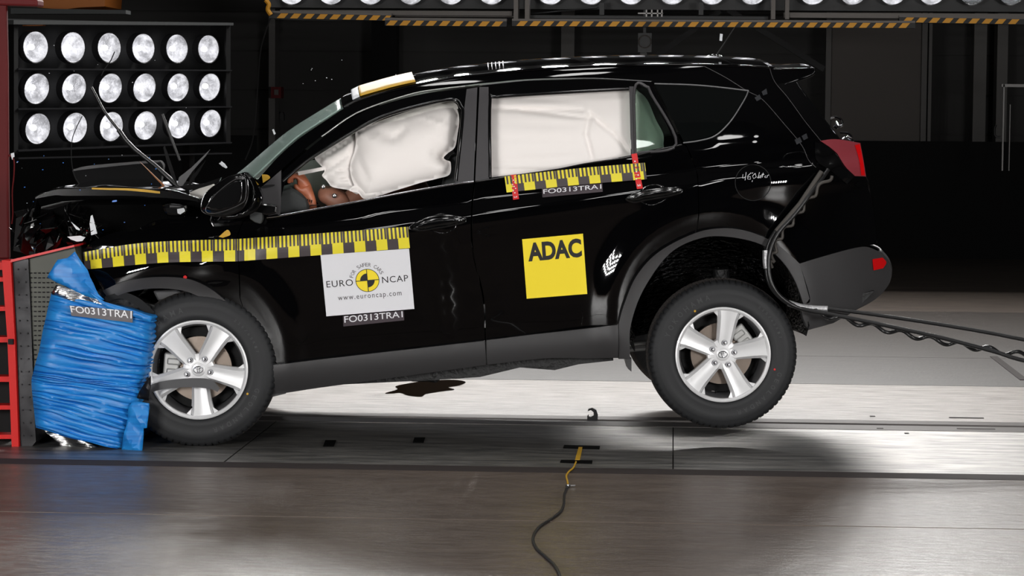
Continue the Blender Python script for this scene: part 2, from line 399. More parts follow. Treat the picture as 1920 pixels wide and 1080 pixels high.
fdoor = panel('front_door', [(447, 440, fr), (449, 500), (451, 560, fr), (470, 618), (497, 664), (506, 684, fr), (909, 638, fr), (905, 560), (885, 470), (883, 400), (888, 340, fr), (896, 163, fr), (872, 165, fr), (766, 182), (671, 215),
    (603, 260), (545, 309), (505, 347, fr), (490, 375, fr), (474, 396, fr), (455, 420)], P,
    holes=[[(536, 333, fr), (570, 305), (618, 273), (707, 222), (795, 195), (849, 187), (863, 198), (866, 222), (861, 280), (854, 343, fr), (760, 359), (677, 375), (600, 389), (520, 402, fr)]], mirror=True)
rdoor = panel('rear_door', [(899, 163, fr), (917, 158), (1000, 151), (1115, 149), (1221, 154, fr), (1279, 270, fr), (1287, 275, fr), (1297, 300), (1307, 330), (1309, 400), (1303, 437, fr), (1236, 472), (1194, 517), (1170, 572), (1160, 607, fr),
    (911, 638, fr), (908, 560), (888, 470), (886, 400), (891, 340, fr)], P,
    holes=[[(919, 190), (935, 181), (1050, 173), (1180, 166, fr), (1183, 291, fr), (1038, 317), (920, 333, fr)], [(1189, 165, fr), (1212, 162), (1222, 178), (1245, 225), (1268, 271, fr), (1191, 288, fr)]], mirror=True)
fender = panel('front_fender', [(158, 468, fr), (176, 452), (215, 436), (255, 432), (290, 414), (345, 408), (380, 404), (420, 400), (470, 392, fr), (452, 422), (445, 440, fr), (447, 500), (449, 558, fr), (466, 612, fr), (456, 603), (424, 566), (387, 538),
    (346, 523), (285, 521), (230, 530), (192, 545, fr), (180, 520), (160, 492)], P, step=.025, mirror=True)
# ---- cladding
CL = M['clad']
panel('wheel_arch_cladding', [(1160, 608, fr)]+ARCH_R[1:-1]+[(1500, 495, fr), (1518, 560, fr), (1508, 574, fr)]+ARCH_RI[1:-1]+[(1181, 650), (1181, 673, fr), (1160, 673, fr)], CL, off=-.018, th=.04, mirror=True)
panel('wheel_arch_cladding', [(192, 545, fr), (230, 529), (285, 520), (346, 522), (387, 537), (424, 565), (456, 602), (476, 632, fr), (500, 680, fr), (492, 684, fr), (455, 628), (407, 578), (375, 557), (338, 544), (285, 541), (236, 549), (205, 562, fr)], CL, off=-.018, th=.04)
panel('door_sill_cladding', [(506, 685, fr), (909, 639, fr), (912, 684, fr), (503, 741, fr)], CL, off=-.012, th=.05, fn=lambda x, z: S(x, z)+.02*math.sin(max(0, min(1, (.42-z)/.2))*PI)*-1, step=.02, mirror=True)
panel('door_sill_cladding', [(912, 638, fr), (1159, 609, fr), (1159, 671, fr), (1100, 672), (1020, 672), (912, 684, fr)], CL, off=-.012, th=.05, fn=lambda x, z: S(x, z)-.02*math.sin(max(0, min(1, (.42-z)/.22))*PI), step=.02, mirror=True)
panel('rear_bumper', [(1479, 501, fr), (1540, 482), (1616, 463), (1650, 472, fr), (1665, 490), (1670, 512), (1664, 535), (1645, 558), (1600, 582), (1562, 605), (1515, 619, fr), (1504, 589), (1507, 572), (1519, 560), (1500, 496, fr)], CL, off=-.012, th=.06, mirror=True)
panel('front_pillar_cover', [(875, 167, fr), (895, 164, fr), (888, 340, fr), (853, 344, fr)], M['pillar'], off=-.004, mirror=True)
panel('rear_pillar_cover', [(899, 163, fr), (916, 163, fr), (917, 335, fr), (891, 340, fr)], M['pillar'], off=-.004, mirror=True)
panel('window_division_bar', [(1180, 162, fr), (1188, 162, fr), (1191, 289, fr), (1184, 291, fr)], M['pillar'], off=-.006, mirror=True)
panel('mirror_sail', [(489, 352, fr), (527, 319, fr), (526, 396), (519, 402, fr), (497, 400)], M['pillar'], off=-.012, th=.02, mirror=True)
# window rubber and bright lines as tubes lying on the surface
def bead(name, pts, r, mt, off=-.004, n=6, mirror=False):
    q = [LS(p.x, p.y, off) for p in crv(pts, n)]
    o = MB().tube(q, r, 8).build(name, mt, car, smooth=60)
    if mirror: MB().tube([Vector((v.x, W-v.y, v.z)) for v in q], r, 8).build(name, mt, car, smooth=60)
    return o
bead('window_trim', [(500, 408), (523, 405), (600, 391), (677, 377), (760, 361), (855, 345), (888, 341)], .0055, M['chrome'], -.006)
bead('window_trim', [(892, 341), (919, 337), (980, 327), (1038, 319), (1100, 307), (1183, 294), (1240, 280), (1279, 272)], .0045, M['gloss'], -.006)
bead('window_seal', [(530, 340), (570, 306), (618, 274), (707, 223), (795, 196), (849, 187), (864, 199), (867, 222), (855, 340)], .009, M['gloss'], -.002)
bead('window_seal', [(603, 256), (671, 211), (766, 178), (820, 168), (872, 162)], .004, M['satin'], -.006)
bead('window_seal', [(919, 333), (919, 190), (932, 182), (1050, 174), (1179, 167)], .008, M['gloss'], -.002)
bead('window_seal', [(899, 160), (1000, 150), (1115, 147), (1221, 153)], .002, M['rimin'], -.004)
bead('window_seal', [(1191, 287), (1190, 166), (1213, 163), (1222, 178), (1268, 270), (1191, 288)], .007, M['pillar'], -.004)
bead('window_seal', [(1227, 157), (1310, 160), (1393, 169), (1402, 173), (1390, 197), (1367, 231), (1340, 255), (1310, 264), (1281, 268)], .0035, M['rimin'], -.002)
bead('panel_seam', [(1320, 124), (1360, 145), (1400, 170), (1430, 187), (1470, 232), (1503, 272), (1516, 300), (1530, 314)], .0015, M['pillar'], -.002)
bead('panel_seam', [(1441, 120), (1452, 152), (1478, 184), (1510, 228), (1540, 265)], .0015, M['pillar'], -.002)
bead('panel_seam', [(911, 640), (913, 684)], .002, M['matte'], -.03)
# ---- glass
panel('rear_quarter_glass', [(1228, 158, fr), (1310, 161), (1392, 170, fr), (1400, 174), (1389, 195), (1366, 230), (1339, 252), (1310, 261), (1282, 266, fr)], M['tint'], off=.001, th=.004, mirror=True)
panel('rear_door_glass', [(1190, 166, fr), (1212, 163), (1221, 178), (1244, 225), (1267, 270, fr), (1192, 287, fr)], M['glass'], off=.006, th=.004, mirror=True)
# ---- fuel flap and handles
flap = panel('fuel_flap', [(1412+32.5*math.cos(a), 342.5+32.5*math.sin(a)) for a in (2*PI*i/16 for i in range(16))], P, off=-.0015, th=.004, n=4)
ringp = [LS(1412+33.5*math.cos(a), 342.5+33.5*math.sin(a), -.001) for a in (2*PI*i/48 for i in range(49))]
MB().tube(ringp, .0022, 6, cap=False).build('flap_gap', M['matte'], flap)
mbw = MB()
for st in ([(1393, 327), (1392, 334), (1398, 333)], [(1399, 323), (1397, 338)], [(1408, 324), (1402, 330), (1402, 336), (1407, 336), (1407, 331), (1403, 332)], [(1411, 338), (1410, 341)], [(1416, 325), (1411, 330), (1413, 335), (1418, 332), (1416, 325)],
           [(1424, 323), (1421, 334), (1425, 333)], [(1427, 329), (1426, 334)], [(1431, 324), (1429, 333)], [(1428, 327), (1433, 327)], [(1433, 331), (1436, 329), (1434, 333), (1437, 333)], [(1438, 333), (1439, 329), (1442, 328)], [(1409, 325), (1412, 324)]):
    mbw.tube([LS(x, y, -.003) for x, y in st], .0014, 5)
mbw.build('handwriting', M['white'], flap, label='white handwritten 46,0 Liter')
def handle(door, pod, bar, keyhole=None):
    def pf(x, z, ol):
        d = edge_dist((x, z), ol); return .022*sm(d/.03)
    o = panel('door_handle', bar, M['gloss'], parent=door, off=-.012, th=.02, step=.007, puff=lambda x, z, ol: -.02*sm(edge_dist((x, z), ol)/.022))
    q = panel('handle_recess', pod, M['gloss'], parent=door, off=-.003, th=.006, step=.008, puff=pf)
    if keyhole:
        c = LS(keyhole[0], keyhole[1], -.034); MB().sphere(c, (.005, .003, .005), 6).build('key_lock', M['satin'], door)
handle(fdoor, [(800, 428), (806, 408), (829, 399), (850, 408), (856, 424), (845, 435), (829, 439), (812, 435)], [(766, 427), (790, 411), (820, 403), (850, 403), (872, 408), (873, 417), (850, 424), (815, 430), (785, 434)], (861, 413))
handle(rdoor, [(1196, 370), (1204, 352), (1227, 345), (1248, 352), (1254, 368), (1240, 380), (1220, 386), (1203, 380)], [(1172, 373), (1192, 361), (1222, 353), (1252, 350), (1277, 354), (1278, 362), (1252, 370), (1215, 376), (1188, 381)])
# ---- tail lamp, reflector, hatch parts
lampp = panel('tail_lamp', [(1538, 264, fr), (1568, 261), (1613, 268, fr), (1619, 300), (1624, 331, fr), (1603, 330, fr), (1585, 312), (1570, 288, fr), (1556, 276)], M['taillight'], off=-.012, th=.03, step=.02, mirror=True, label='red tail lamp')
panel('bright_lens', [(1603, 272, fr), (1612, 270, fr), (1618, 300), (1622, 329, fr), (1615, 329, fr), (1611, 300)], M['tailbright'], parent=lampp, off=-.018, th=.01, step=.02)  # brighter red strip along the outer edge, no emission
panel('rear_reflector', [(1636, 486, fr), (1655, 483, fr), (1662, 492), (1656, 503, fr), (1638, 507, fr)], M['tailbright'], off=-.02, th=.02, step=.02, label='small red bumper reflector')
panel('lamp_surround', [(1528, 266, fr), (1556, 276), (1585, 312), (1603, 330, fr), (1588, 345, fr), (1560, 322), (1531, 300)], M['gloss'], off=-.008, th=.02, step=.015, puff=lambda x, z, ol: .004*math.sin(x*60)*math.cos(z*50))
panel('bumper_vent', [(1468, 312), (1470, 292), (1488, 285), (1510, 286), (1524, 312)], M['gloss'], off=-.002, th=.01, step=.015, puff=lambda x, z, ol: .012*sm(edge_dist((x, z), ol)/.03))
for q in ([(1428, 172), (1437, 166), (1439, 176), (1431, 179)], [(1415, 183), (1424, 177), (1428, 185), (1419, 190)], [(1490, 262), (1500, 257), (1504, 266), (1494, 271)], [(1503, 255), (1512, 250), (1515, 259), (1507, 263)]):
    panel('clear_tape_piece', [(*p, fr) for p in q], M['clear'], off=-.005, th=.003)
# ---- loft across the car from near-side edge points
def loft(name, edge, mt, crown=(0, 0), crown1=None, pw=2, nt=20, solid=.012, fn=S, off=0, iny=0, n=5, flip=False, par=car, wob=0, **k):
    rows = []
    E = crv(edge, n)
    for i, e in enumerate(E):
        p = LS(e.x, e.y, off, fn); row = []; c1 = crown1 or crown; q_ = i/(len(E)-1); cx_, cz_ = crown[0]*(1-q_)+c1[0]*q_, crown[1]*(1-q_)+c1[1]*q_
        for j in range(nt+1):
            t = .5-.5*math.cos(PI*j/nt); s = 1-abs(2*t-1)**pw
            y = p.y+(W-2*p.y)*t
            row.append(Vector((p.x+cx_*s+wob*math.sin(9*t+i*.7)*s, y, p.z+cz_*s+wob*math.cos(7*t+i*.5)*s)))
        rows.append(row)
    return MB().grid(rows, 0, flip).build(name, mt, par, smooth=70, solid=solid, **k)
loft('roof', ROOF, P, crown=(-.02, .056), pw=2.1)
ws = loft('windscreen', [(452, 352), (484, 326), (520, 292), (558, 258), (600, 230), (640, 205)], M['windglass'], crown=(-.15, .0), crown1=(-.02, .052), pw=2.4, solid=.006, label='cracked green windscreen glass')
loft('tailgate', [(1541, 265), (1585, 300), (1623, 332), (1634, 370), (1641, 420), (1644, 456)], P, crown=(.05, 0), pw=3, flip=True)
loft('rear_window', [(1494, 154), (1512, 180), (1540, 217), (1576, 261)], M['tint'], crown=(.03, .01), pw=2.6, flip=True, solid=.006)
panel('hatch_side', [(1456, 156, fr), (1494, 152, fr), (1512, 178), (1540, 215), (1577, 262, fr), (1541, 266, fr), (1508, 223), (1475, 181)], M['gloss'], off=.002, th=.02, step=.02, mirror=True)
panel('spoiler_end', [(1446, 128, fr), (1490, 129), (1522, 128), (1526, 131), (1521, 138), (1487, 151), (1456, 157, fr)], P, off=0, th=.03, step=.02, mirror=True)
loft('rear_bumper_face', [(1650, 470), (1666, 490), (1671, 512), (1664, 537), (1640, 562), (1600, 584), (1560, 606)], CL, crown=(.05, 0), pw=3, flip=True)
loft('spoiler', [(1448, 131), (1490, 132), (1522, 131), (1526, 134), (1520, 140), (1487, 152), (1470, 158)], P, crown=(.0, .03), pw=2.6, solid=.01)
# ---- yellow and chequered tapes on the roof front edge, roof sensor, antenna
def roofband(name, e, t0, t1, mt, lift=.02, **k):
    rows = []
    for q in crv(e, 5):
        p = LS(q.x, q.y); row = []
        for j in range(7):
            t = t0+(t1-t0)*j/6; s = 1-abs(2*t-1)**2.1
            row.append(Vector((p.x-.02*s, p.y+(W-2*p.y)*t, p.z+.056*s+lift)))
        rows.append(row)
    return MB().grid(rows).build(name, mt, car, smooth=60, solid=.002, **k)
roofband('yellow_roof_tape', [(676, 188), (700, 181), (740, 170), (780, 161)], .0, .5, M['gold'], label='yellow tape along the roof front edge')
roofband('chequered_tape_end', [(662, 195), (675, 189)], .0, .5, M['shard'], label='pale chequered tape end')
base = L(1337, 113, .92)
ant = MB().sphere(base, (.06, .03, .03), 8).build('antenna', P, car)
a0 = L(1341, 108, .92); a1 = L(1378, 51, .92)
MB().tube([a0, a0.lerp(a1, .3), a1], [.006, .004, .0025], 8).build('antenna_whip', M['matte'], ant)
mb = MB()
for i in range(5): p = L(916+i*7, 129-i*.8, .5); mb.tube([p, p+Vector((0, 0, .03))], .003, 6)
mb.box(L(914, 131, .5), L(946, 127, .5)+Vector((0, .04, 0))); mb.build('roof_connector', M['satin'], car)
# rear wiper and badges behind the hatch (silhouette bits at the tail)
for nm, q in (('rear_spray_nozzle', [(1557, 222), (1566, 219), (1577, 224), (1580, 234), (1573, 236), (1568, 228), (1570, 240), (1564, 236)]), ('hatch_handle', [(1575, 248), (1590, 250), (1597, 258), (1588, 256), (1600, 265), (1578, 264), (1584, 257)])):
    mb = MB(); pts = [L(x, y, .9) for x, y in q]; n = len(pts)
    mb.tube(crv3(pts, 5), .006, 8); mb.build(nm, M['chrome'], car)
# ================================================================== stickers
def ruler(name, top, bot, n_per, ph, label):
    T = crv(top, 8); B = crv(bot, 8)
    def along(C, u):
        L_ = [0]
        for i in range(len(C)-1): L_.append(L_[-1]+(C[i+1]-C[i]).length)
        s = u*L_[-1]
        for i in range(len(C)-1):
            if s <= L_[i+1] or i == len(C)-2: return C[i].lerp(C[i+1], (s-L_[i])/(L_[i+1]-L_[i]))
    def mapf(u, v, lift=0):
        p = along(T, min(1, max(0, u))).lerp(along(B, min(1, max(0, u))), v); q = LS(p.x, p.y, -.009-lift); return q
    mb = MB(); slab(mb, mapf, 0, 0, 120, 8, .006)
    def R(a, b, v0, v1, mi):
        a = (a-ph)/n_per; b = (b-ph)/n_per
        if b <= 0 or a >= 1: return
        rect(mb, mapf, max(a, 0), v0, min(b, 1), v1, mi, .002 if mi else .0034, 3, 6)
    for k in range(-1, int(n_per)+3):
        R(k, k+.5, .0, 1, 1)
        for s in (.10, .27, .44): R(k+s-.035, k+s+.045, 0, .5, 0)
        for s in (.64, .82): R(k+s-.04, k+s+.055, 0, .52, 1)
        R(k-.035, k+.0, 0, .52, 1)
    return mb.build(name, [M['rgrey'], M['yel2']], car, smooth=0, label=label)
ruler('ruler_tape', [(156, 473), (200, 465), (252, 457), (320, 452), (446, 448)], [(159, 505), (185, 503), (250, 497), (320, 492), (446, 490)], 6.9, -.28, 'long yellow and black measuring tape over the fender')
ruler('ruler_tape', [(447, 448), (605, 437), (765, 425)], [(447, 490), (605, 478), (769, 465)], 7.78, -.27, 'yellow and black measuring tape on the front door')
ruler('ruler_tape', [(946, 331), (1080, 316), (1209, 305)], [(950, 361), (1080, 347), (1213, 336)], 6.45, .17, 'yellow and black measuring tape under the rear window')
def placard(mb, mp):
    slab(mb, mp, 0, 0)
    A = 168/120   # width over height
    text(mb, mp, 'EURO', .035, .43, .335, .535, 1, space=1.1); text(mb, mp, 'NCAP', .665, .43, .96, .535, 1, space=1.1)
    text(mb, mp, 'www.euroncap.com', .15, .70, .87, .785, 2, space=1.25)
    cu, cv = .5, .47; asp = 1/A
    ring2(mb, mp, cu, cv, 0, .135, asp, mi=1, lift=.001)
    ring2(mb, mp, cu, cv, 0, .128, asp, mi=3, lift=.0016)
    ring2(mb, mp, cu, cv, 0, .082, asp, 90, 180, 1, .0022); ring2(mb, mp, cu, cv, 0, .082, asp, 270, 360, 1, .0022)
    rect(mb, mp, cu-.128, cv-.006, cu+.128, cv+.006, 1, .0026); rect(mb, mp, cu-.004, cv-.128/asp, cu+.004, cv+.128/asp, 1, .0026)
    arc_text(mb, mp, 'FOR SAFER CARS', cu, cv, .163, 166, 20, .042, asp, 2)
sheet('test_placard', [(601, 478), (767, 466), (777, 579), (612, 593)], placard, [M['white'], M['ink'], M['inkg'], M['yel']], off=-.006, label='white placard with round yellow and black target emblem')
def adac(mb, mp):
    slab(mb, mp, 0, 0); text(mb, mp, 'ADAC', .075, .07, .96, .385, 1, offset=.042, space=.98)
sheet('club_sticker', [(979, 448.5), (1093, 438), (1101, 551), (987.5, 560)], adac, [M['yel'], M['ink']], off=-.006, label='square yellow sticker with four bold black letters')
def code(mb, mp): slab(mb, mp, 0, 0); text(mb, mp, 'FO0313TRA1', .02, .1, .98, .62, 1, offset=.006)
def code2(mb, mp): slab(mb, mp, 0, 0); text(mb, mp, 'FO0313TRA1', .02, .02, .98, .66, 1, offset=.006)
sheet('code_label', [(643, 592.5), (757, 582.5), (758, 600.5), (644, 612)], code2, [M['lblack'], M['white']], off=-.005, label='FO0313TRA1 label under the placard')
sheet('code_label', [(1016, 353.5), (1129.5, 343.5), (1130, 359.6), (1017, 370)], code, [M['lblack'], M['white']], off=-.0035, label='FO0313TRA1 label under the rear ruler tape')
def rt(marks):
    def f(mb, mp):
        slab(mb, mp, 0, 0)
        for k in range(marks):
            v = .2+.6*k/marks; u = .3+.25*math.sin(k*2.1)
            rect(mb, mp, u, v, u+.22, v+.035, 1, .001)
        for k in range(3): rect(mb, mp, .2+.2*k, .87+.02*(k % 2), .3+.2*k, .93, 1, .001)
    return f
sheet('red_tape_strip', [(957, 328), (968, 327), (973, 373), (962, 374.5)], rt(7), [M['redtape'], M['white']], off=-.011, label='red tape strip at the left end of the rear ruler')
sheet('red_tape_strip', [(1183.5, 289), (1194, 287), (1205, 353), (1194, 354.5)], rt(6), [M['redtape'], M['white']], off=-.011, label='red tape strip at the right end of the rear ruler')
panel('target_dot', [(347+3.5*math.cos(a), 520+3.5*math.sin(a)) for a in (2*PI*i/8 for i in range(8))], M['redtape'], off=-.01, th=.002, step=.01)
panel('target_dot', [(861+2*math.cos(a), 413+2*math.sin(a)) for a in (2*PI*i/8 for i in range(8))], M['white'], off=-.032, th=.002, step=.01)
# ================================================================== wheels
NT = 360
def wheel(name, px, py, ly, sc, ang, cal, label=None, yaw=0):
    c = L(px, py, ly); mtx = Matrix.Translation(c) @ Matrix.Rotation(yaw, 4, 'Z') @ Matrix.Scale(sc, 4)
    rim = MB()
    rim.lathe([(.2305, -.002), (.229, -.007), (.2225, -.009), (.214, -.004), (.211, .004)], 96, 0)
    rim.lathe([(.211, .004), (.206, .02), (.200, .05), (.196, .12), (.2, .2), (.228, .215)], 96, 1)
    for k in range(5):
        a = math.radians(ang+72*k); er = Vector((math.cos(a), 0, math.sin(a))); et = Vector((-math.sin(a), 0, math.cos(a)))
        rows = []
        st = [(.030, .024, .016), (.055, .038, .012), (.078, .039, .009), (.11, .042, .006), (.15, .046, .002), (.185, .052, -.001), (.204, .058, -.003), (.2135, .064, -.004)]
        for r, hw, y in st:
            back = y+.05 if r > .07 else .05
            sec = [(-1, back), (-1, y+.018), (-.70, y+.0005), (-.62, y+.001), (-.35, y+.0045), (0, y+.0055), (.35, y+.0045), (.62, y+.001), (.70, y+.0005), (1, y+.018), (1, back)]
            rows.append([er*r + et*(hw*q) + Vector((0, yy, 0)) for q, yy in sec])
        rim.grid(rows, 0, True)
        for sgn in (-1, 1):   # flared foot where the spoke meets the rim
            A = er*.176+et*sgn*.048+Vector((0, .004, 0)); B = er*.212+et*sgn*.056+Vector((0, -.002, 0)); C2 = er*.2035+et*sgn*.080+Vector((0, .006, 0)); D = er*.198+et*sgn*.060+Vector((0, .035, 0))
            rim.add([A, B, C2, D], [(0, 1, 2), (0, 2, 3), (0, 3, 1), (1, 3, 2)], 0)
    rim.lathe([(.001, .016), (.036, .015), (.06, .017), (.072, .022), (.075, .06)], 60, 0)
    o = rim.build(name, [M['rim'], M['rimin']], car, smooth=28); o.matrix_basis = mtx
    if label: o['label'] = label
    prof = [(.226, .012), (.2315, -.001), (.240, -.008), (.258, -.013), (.262, -.0115), (.29, -.016), (.315, -.0155), (.319, -.013), (.335, -.009), (.347, .001), (.3545, .012), (.3595, .028), (.362, .05), (.362, .066), (.353, .069), (.353, .076), (.3625, .079), (.3625, .108), (.354, .111), (.354, .119), (.3625, .122), (.362, .15), (.353, .153), (.353, .16), (.361, .163), (.357, .19), (.343, .214), (.3, .228), (.24, .222), (.226, .2)]
    def rm(k, j):
        g = k % 5
        if 9 <= j <= 12 and g == 0: return -.0075 if j > 9 else -.004
        if 16 <= j <= 25 and (k+j*2) % 5 == 0: return -.006
        return 0
    tm = MB().lathe(prof, NT, 0, rmod=rm)
    for i, f in enumerate(tm.f):
        if 11 <= (i % (len(prof)-1)) <= 25: tm.m[i] = 1
    ty = tm.build('tyre', [M['rubber'], M['tread']], o, smooth=50)
    for s, cdeg, span, r, h in (('YOKOHAMA', 128, 62, .285, .026), ('GEOLANDAR', -52, 62, .287, .022), ('225/65R17', 30, 40, .287, .012)):
        tb = MB()
        for i, ch in enumerate(s):
            a = math.radians(cdeg+span/2-span*(i+.5)/len(s)); v, f, ar = text_geo(ch, .01)
            pts = []
            for x, y in v:
                X = (x-.5)*h*.85; Y = r+(y-.5)*h
                pts.append(Vector((X*math.sin(a)+Y*math.cos(a), -.0165, -X*math.cos(a)+Y*math.sin(a))))
            tb.add(pts, f)
        tb.build('tyre_lettering', M['rubbertext'], o, smooth=0)
    for (aa, rr, cm) in ((118 if 'far' in name or px > 900 else -31, .252, 'gold'), (-21 if px > 900 else -60, .258, 'redtape')):
        if px < 900 and cm == 'redtape': continue
        a = math.radians(aa); MB().sphere((rr*math.cos(a), -.0135, rr*math.sin(a)), (.0055, .002, .0055), 6).build('paint_dot', M[cm], o)
    for k in range(5):
        a = math.radians(ang+72*k); p = Vector((.0565*math.cos(a), 0, .0565*math.sin(a)))
        MB().lathe([(.0001, -.001), (.006, .0), (.0095, .004), (.011, .011), (.011, .03)], 12, mtx=Matrix.Translation(p)).lathe([(.0125, .0165), (.0135, .013), (.0145, .0165)], 16, 1, mtx=Matrix.Translation(p)).build('lug_nut', [M['chrome'], M['rimin']], o)
    hub = MB().lathe([(.0001, .008), (.026, .009), (.0305, .011), (.032, .02)], 40).build('centre_cap', M['rim'], o, smooth=40)
    em = MB()   # three interlocking ovals in relief
    for rx, rz, cz in ((.0215, .0155, 0), (.0052, .0150, 0), (.0135, .0055, .0085)):
        em.tube([Vector((rx*math.cos(t), .0068, cz+rz*math.sin(t))) for t in (2*PI*i/28 for i in range(29))], .0014, 5, cap=False)
    em.build('emblem', M['chrome'], hub.parent, smooth=60)
    MB().lathe([(.0001, .05), (.07, .05), (.075, .072), (.149, .072), (.150, .098), (.07, .1)], 60).build('brake_disc', M['disc'], o, smooth=30)
    MB().lathe([(.0001, .125), (.12, .125), (.192, .13), (.194, .14), (.0001, .15)], 48).build('dust_shield', M['matte'], o, smooth=30)
    a = math.radians(cal); cm = MB()
    mt = Matrix.Rotation(-a, 4, 'Y')
    cm.box((.095, .045, -.062), (.165, .115, .062), 0, mt).box((.088, .038, -.04), (.15, .06, -.008), 0, mt).box((.088, .038, .008), (.15, .06, .04), 0, mt)
    cm.build('brake_caliper', M['caliper'], o, bevel=.008)
    a = math.radians(-105); MB().tube([(.19*math.cos(a), .03, .19*math.sin(a)), (.175*math.cos(a), .012, .175*math.sin(a))], .004, 8).build('valve', M['gloss'], o)
    return o
wr = wheel('wheel', 1355.6, 665, .045, 1.0, 5, 32, label='five-spoke silver rear wheel hanging clear of the floor')
wf = wheel('wheel', 371.6, 693.5, .0, 1.035, 54, 170, label='five-spoke silver front wheel beside the blue block')
def copy_part(o, mtx, par=car):
    c = o.copy(); COL.objects.link(c); c.parent = par; c.matrix_basis = mtx
    for ch in [q for q in bpy.data.objects if q.parent == o]:
        d = ch.copy(); COL.objects.link(d); d.parent = c
    c['label'] = 'wheel on the far side of the car'; return c
mir = Matrix.Translation((0, W-.03, 0)) @ Matrix.Rotation(PI, 4, 'Z')
for wh in (wr, wf):
    m0 = wh.matrix_basis; copy_part(wh, Matrix.Translation((m0.translation.x, W-.05, m0.translation.z)) @ Matrix.Rotation(PI, 4, 'Z') @ Matrix.Scale(m0.to_scale().x, 4))
# torn black trim strip lying over the front wheel
def stripmesh(name, top, bot, ly, th, mt, par=car, L_=L, **k):
    T = crv(top, 6); B = crv(bot, 6); n = min(len(T), len(B)); rows = []
    fr_ = [[L_(T[i].x, T[i].y, ly), L_(T[i].x, T[i].y, ly+th), L_(B[i].x, B[i].y, ly+th), L_(B[i].x, B[i].y, ly), L_(T[i].x, T[i].y, ly)] for i in range(n)]
    mb = MB().grid(fr_, 0); e = len(fr_[0]); nn = len(fr_)
    mb.f += [(0, 1, 2, 3), tuple((nn-1)*e+q for q in (3, 2, 1, 0))]; mb.m += [0, 0]
    return mb.build(name, mt, par, smooth=30, **k)
stripmesh('torn_trim_strip', [(281, 722), (300, 716), (330, 711), (365, 709), (396, 712), (412, 728)], [(281, 737), (300, 731), (330, 727), (365, 726), (396, 730), (408, 735)], -.05, .015, M['grey'], label='torn dark trim strip lying across the front wheel')
# ---- wheel housings, underbody
for cx, cy, R, y1 in ((1346, 603, .43, .62), (352, 660, .36, .55)):
    c = L(cx, cy, .06); mb = MB(); rows = []
    for i in range(33):
        a = PI*(-.08+1.16*i/32); d = Vector((math.cos(a), 0, math.sin(a)))
        rows.append([c+d*(R*(1-.015*j+.02*math.sin(i*1.7+j)))+Vector((0, j*y1/8, 0)) for j in range(9)])
    mb.grid(rows, 0, True); b = len(mb.v)
    ring = [r[-1] for r in rows]; cc = c+Vector((0, y1, -.05)); mb.add(ring+[cc], [(i, i+1, len(ring)) for i in range(len(ring)-1)])
    mb.build('wheel_housing', M['liner'], car, smooth=50, solid=.004)
def prism(name, pts, ly0, ly1, mt, par=car, L_=L, cen=.1, bevel=0, **k):
    a = [L_(x, y, ly0) for x, y in pts]; b = [Vector((p.x, ly1, p.z)) for p in a]; n = len(a)
    vs = a+b; area = sum(a[i].x*a[(i+1) % n].z-a[(i+1) % n].x*a[i].z for i in range(n))
    fs = [tuple(range(n)), tuple(range(2*n-1, n-1, -1))]+[((i+1) % n, i, i+n, (i+1) % n+n) for i in range(n)]
    if area < 0: fs = [f[::-1] for f in fs]
    return MB().add(vs, fs).build(name, mt, par, smooth=0, bevel=bevel, **k)
prism('floor_pan', [(512, 660), (905, 615), (1150, 585), (1150, 676), (1085, 683), (1040, 694), (975, 689), (900, 707), (826, 712), (640, 721), (560, 727), (512, 742)], .16, W-.16, M['under'])
prism('exhaust_box', [(760, 700), (826, 695), (828, 709), (818, 719), (804, 716), (770, 716)], .5, 1.0, M['under'], bevel=.01)
prism('jack_flange', [(507, 728), (530, 730), (538, 728), (536, 738), (520, 742), (507, 745)], .05, .12, M['clad'])
prism('mud_flap', [(1172, 672), (1184, 672), (1184, 697), (1178, 692)], .05, .2, M['clad'])
prism('rear_underbody', [(1504, 575), (1640, 545), (1600, 585), (1562, 606), (1515, 619), (1504, 600)], .2, W-.2, M['under'])
mb = MB(); mb.tube([L(1150, 648, .3), L(1215, 642, .3)], .011, 10).tube([L(1150, 656, .5), L(1215, 650, .5)], .02, 10)
mb.build('suspension_arm', M['satin'], car)
mb = MB(); mb.tube([L(1355, 640, .4), L(1352, 520, .4)], .03, 12).tube([L(1355, 560, .4), L(1352, 505, .4)], .04, 16); mb.build('rear_shock_absorber', M['under'], car)
# ================================================================== cabin
prism('dashboard', [(470, 395), (500, 365), (545, 350), (575, 372), (585, 420), (600, 470), (480, 470)], .18, W-.18, M['cabin'], bevel=.03)
hl = loft('headliner', [(700, 200), (784, 178), (855, 165), (920, 158), (1038, 150), (1186, 146), (1340, 150)], M['liningg'], crown=(0, .03), pw=2.6, off=.03)
prism('far_pillar_trim', [(560, 330), (600, 290), (622, 285), (600, 340), (590, 372), (560, 372)], 1.30, 1.5, M['liningg'], bevel=.02)
def seat(name, x0, y0, x1, ly0, ly1):
    prism(name, [(x0, y0), (x1-40, y0-8), (x1-8, y0-150), (x1+35, y0-155), (x1+30, y0+10), (x1, y0+40), (x0, y0+38)], ly0, ly1, M['cabin'], bevel=.04)
seat('front_seat', 690, 440, 850, .35, .85); seat('front_seat', 690, 440, 850, 1.02, 1.52); seat('rear_bench', 1010, 415, 1200, .25, 1.6)
prism('head_restraint', [(838, 240), (870, 235), (880, 285), (850, 290)], .45, .75, M['cabin'], bevel=.03)
sw = L(590, 400, .6); t = Matrix.Translation(sw) @ Matrix.Rotation(math.radians(-62), 4, 'Y')
mb = MB(); mb.tube([t @ Vector((.0, .18*math.cos(a), .18*math.sin(a))) for a in (2*PI*i/32 for i in range(33))], .014, 8, cap=False)
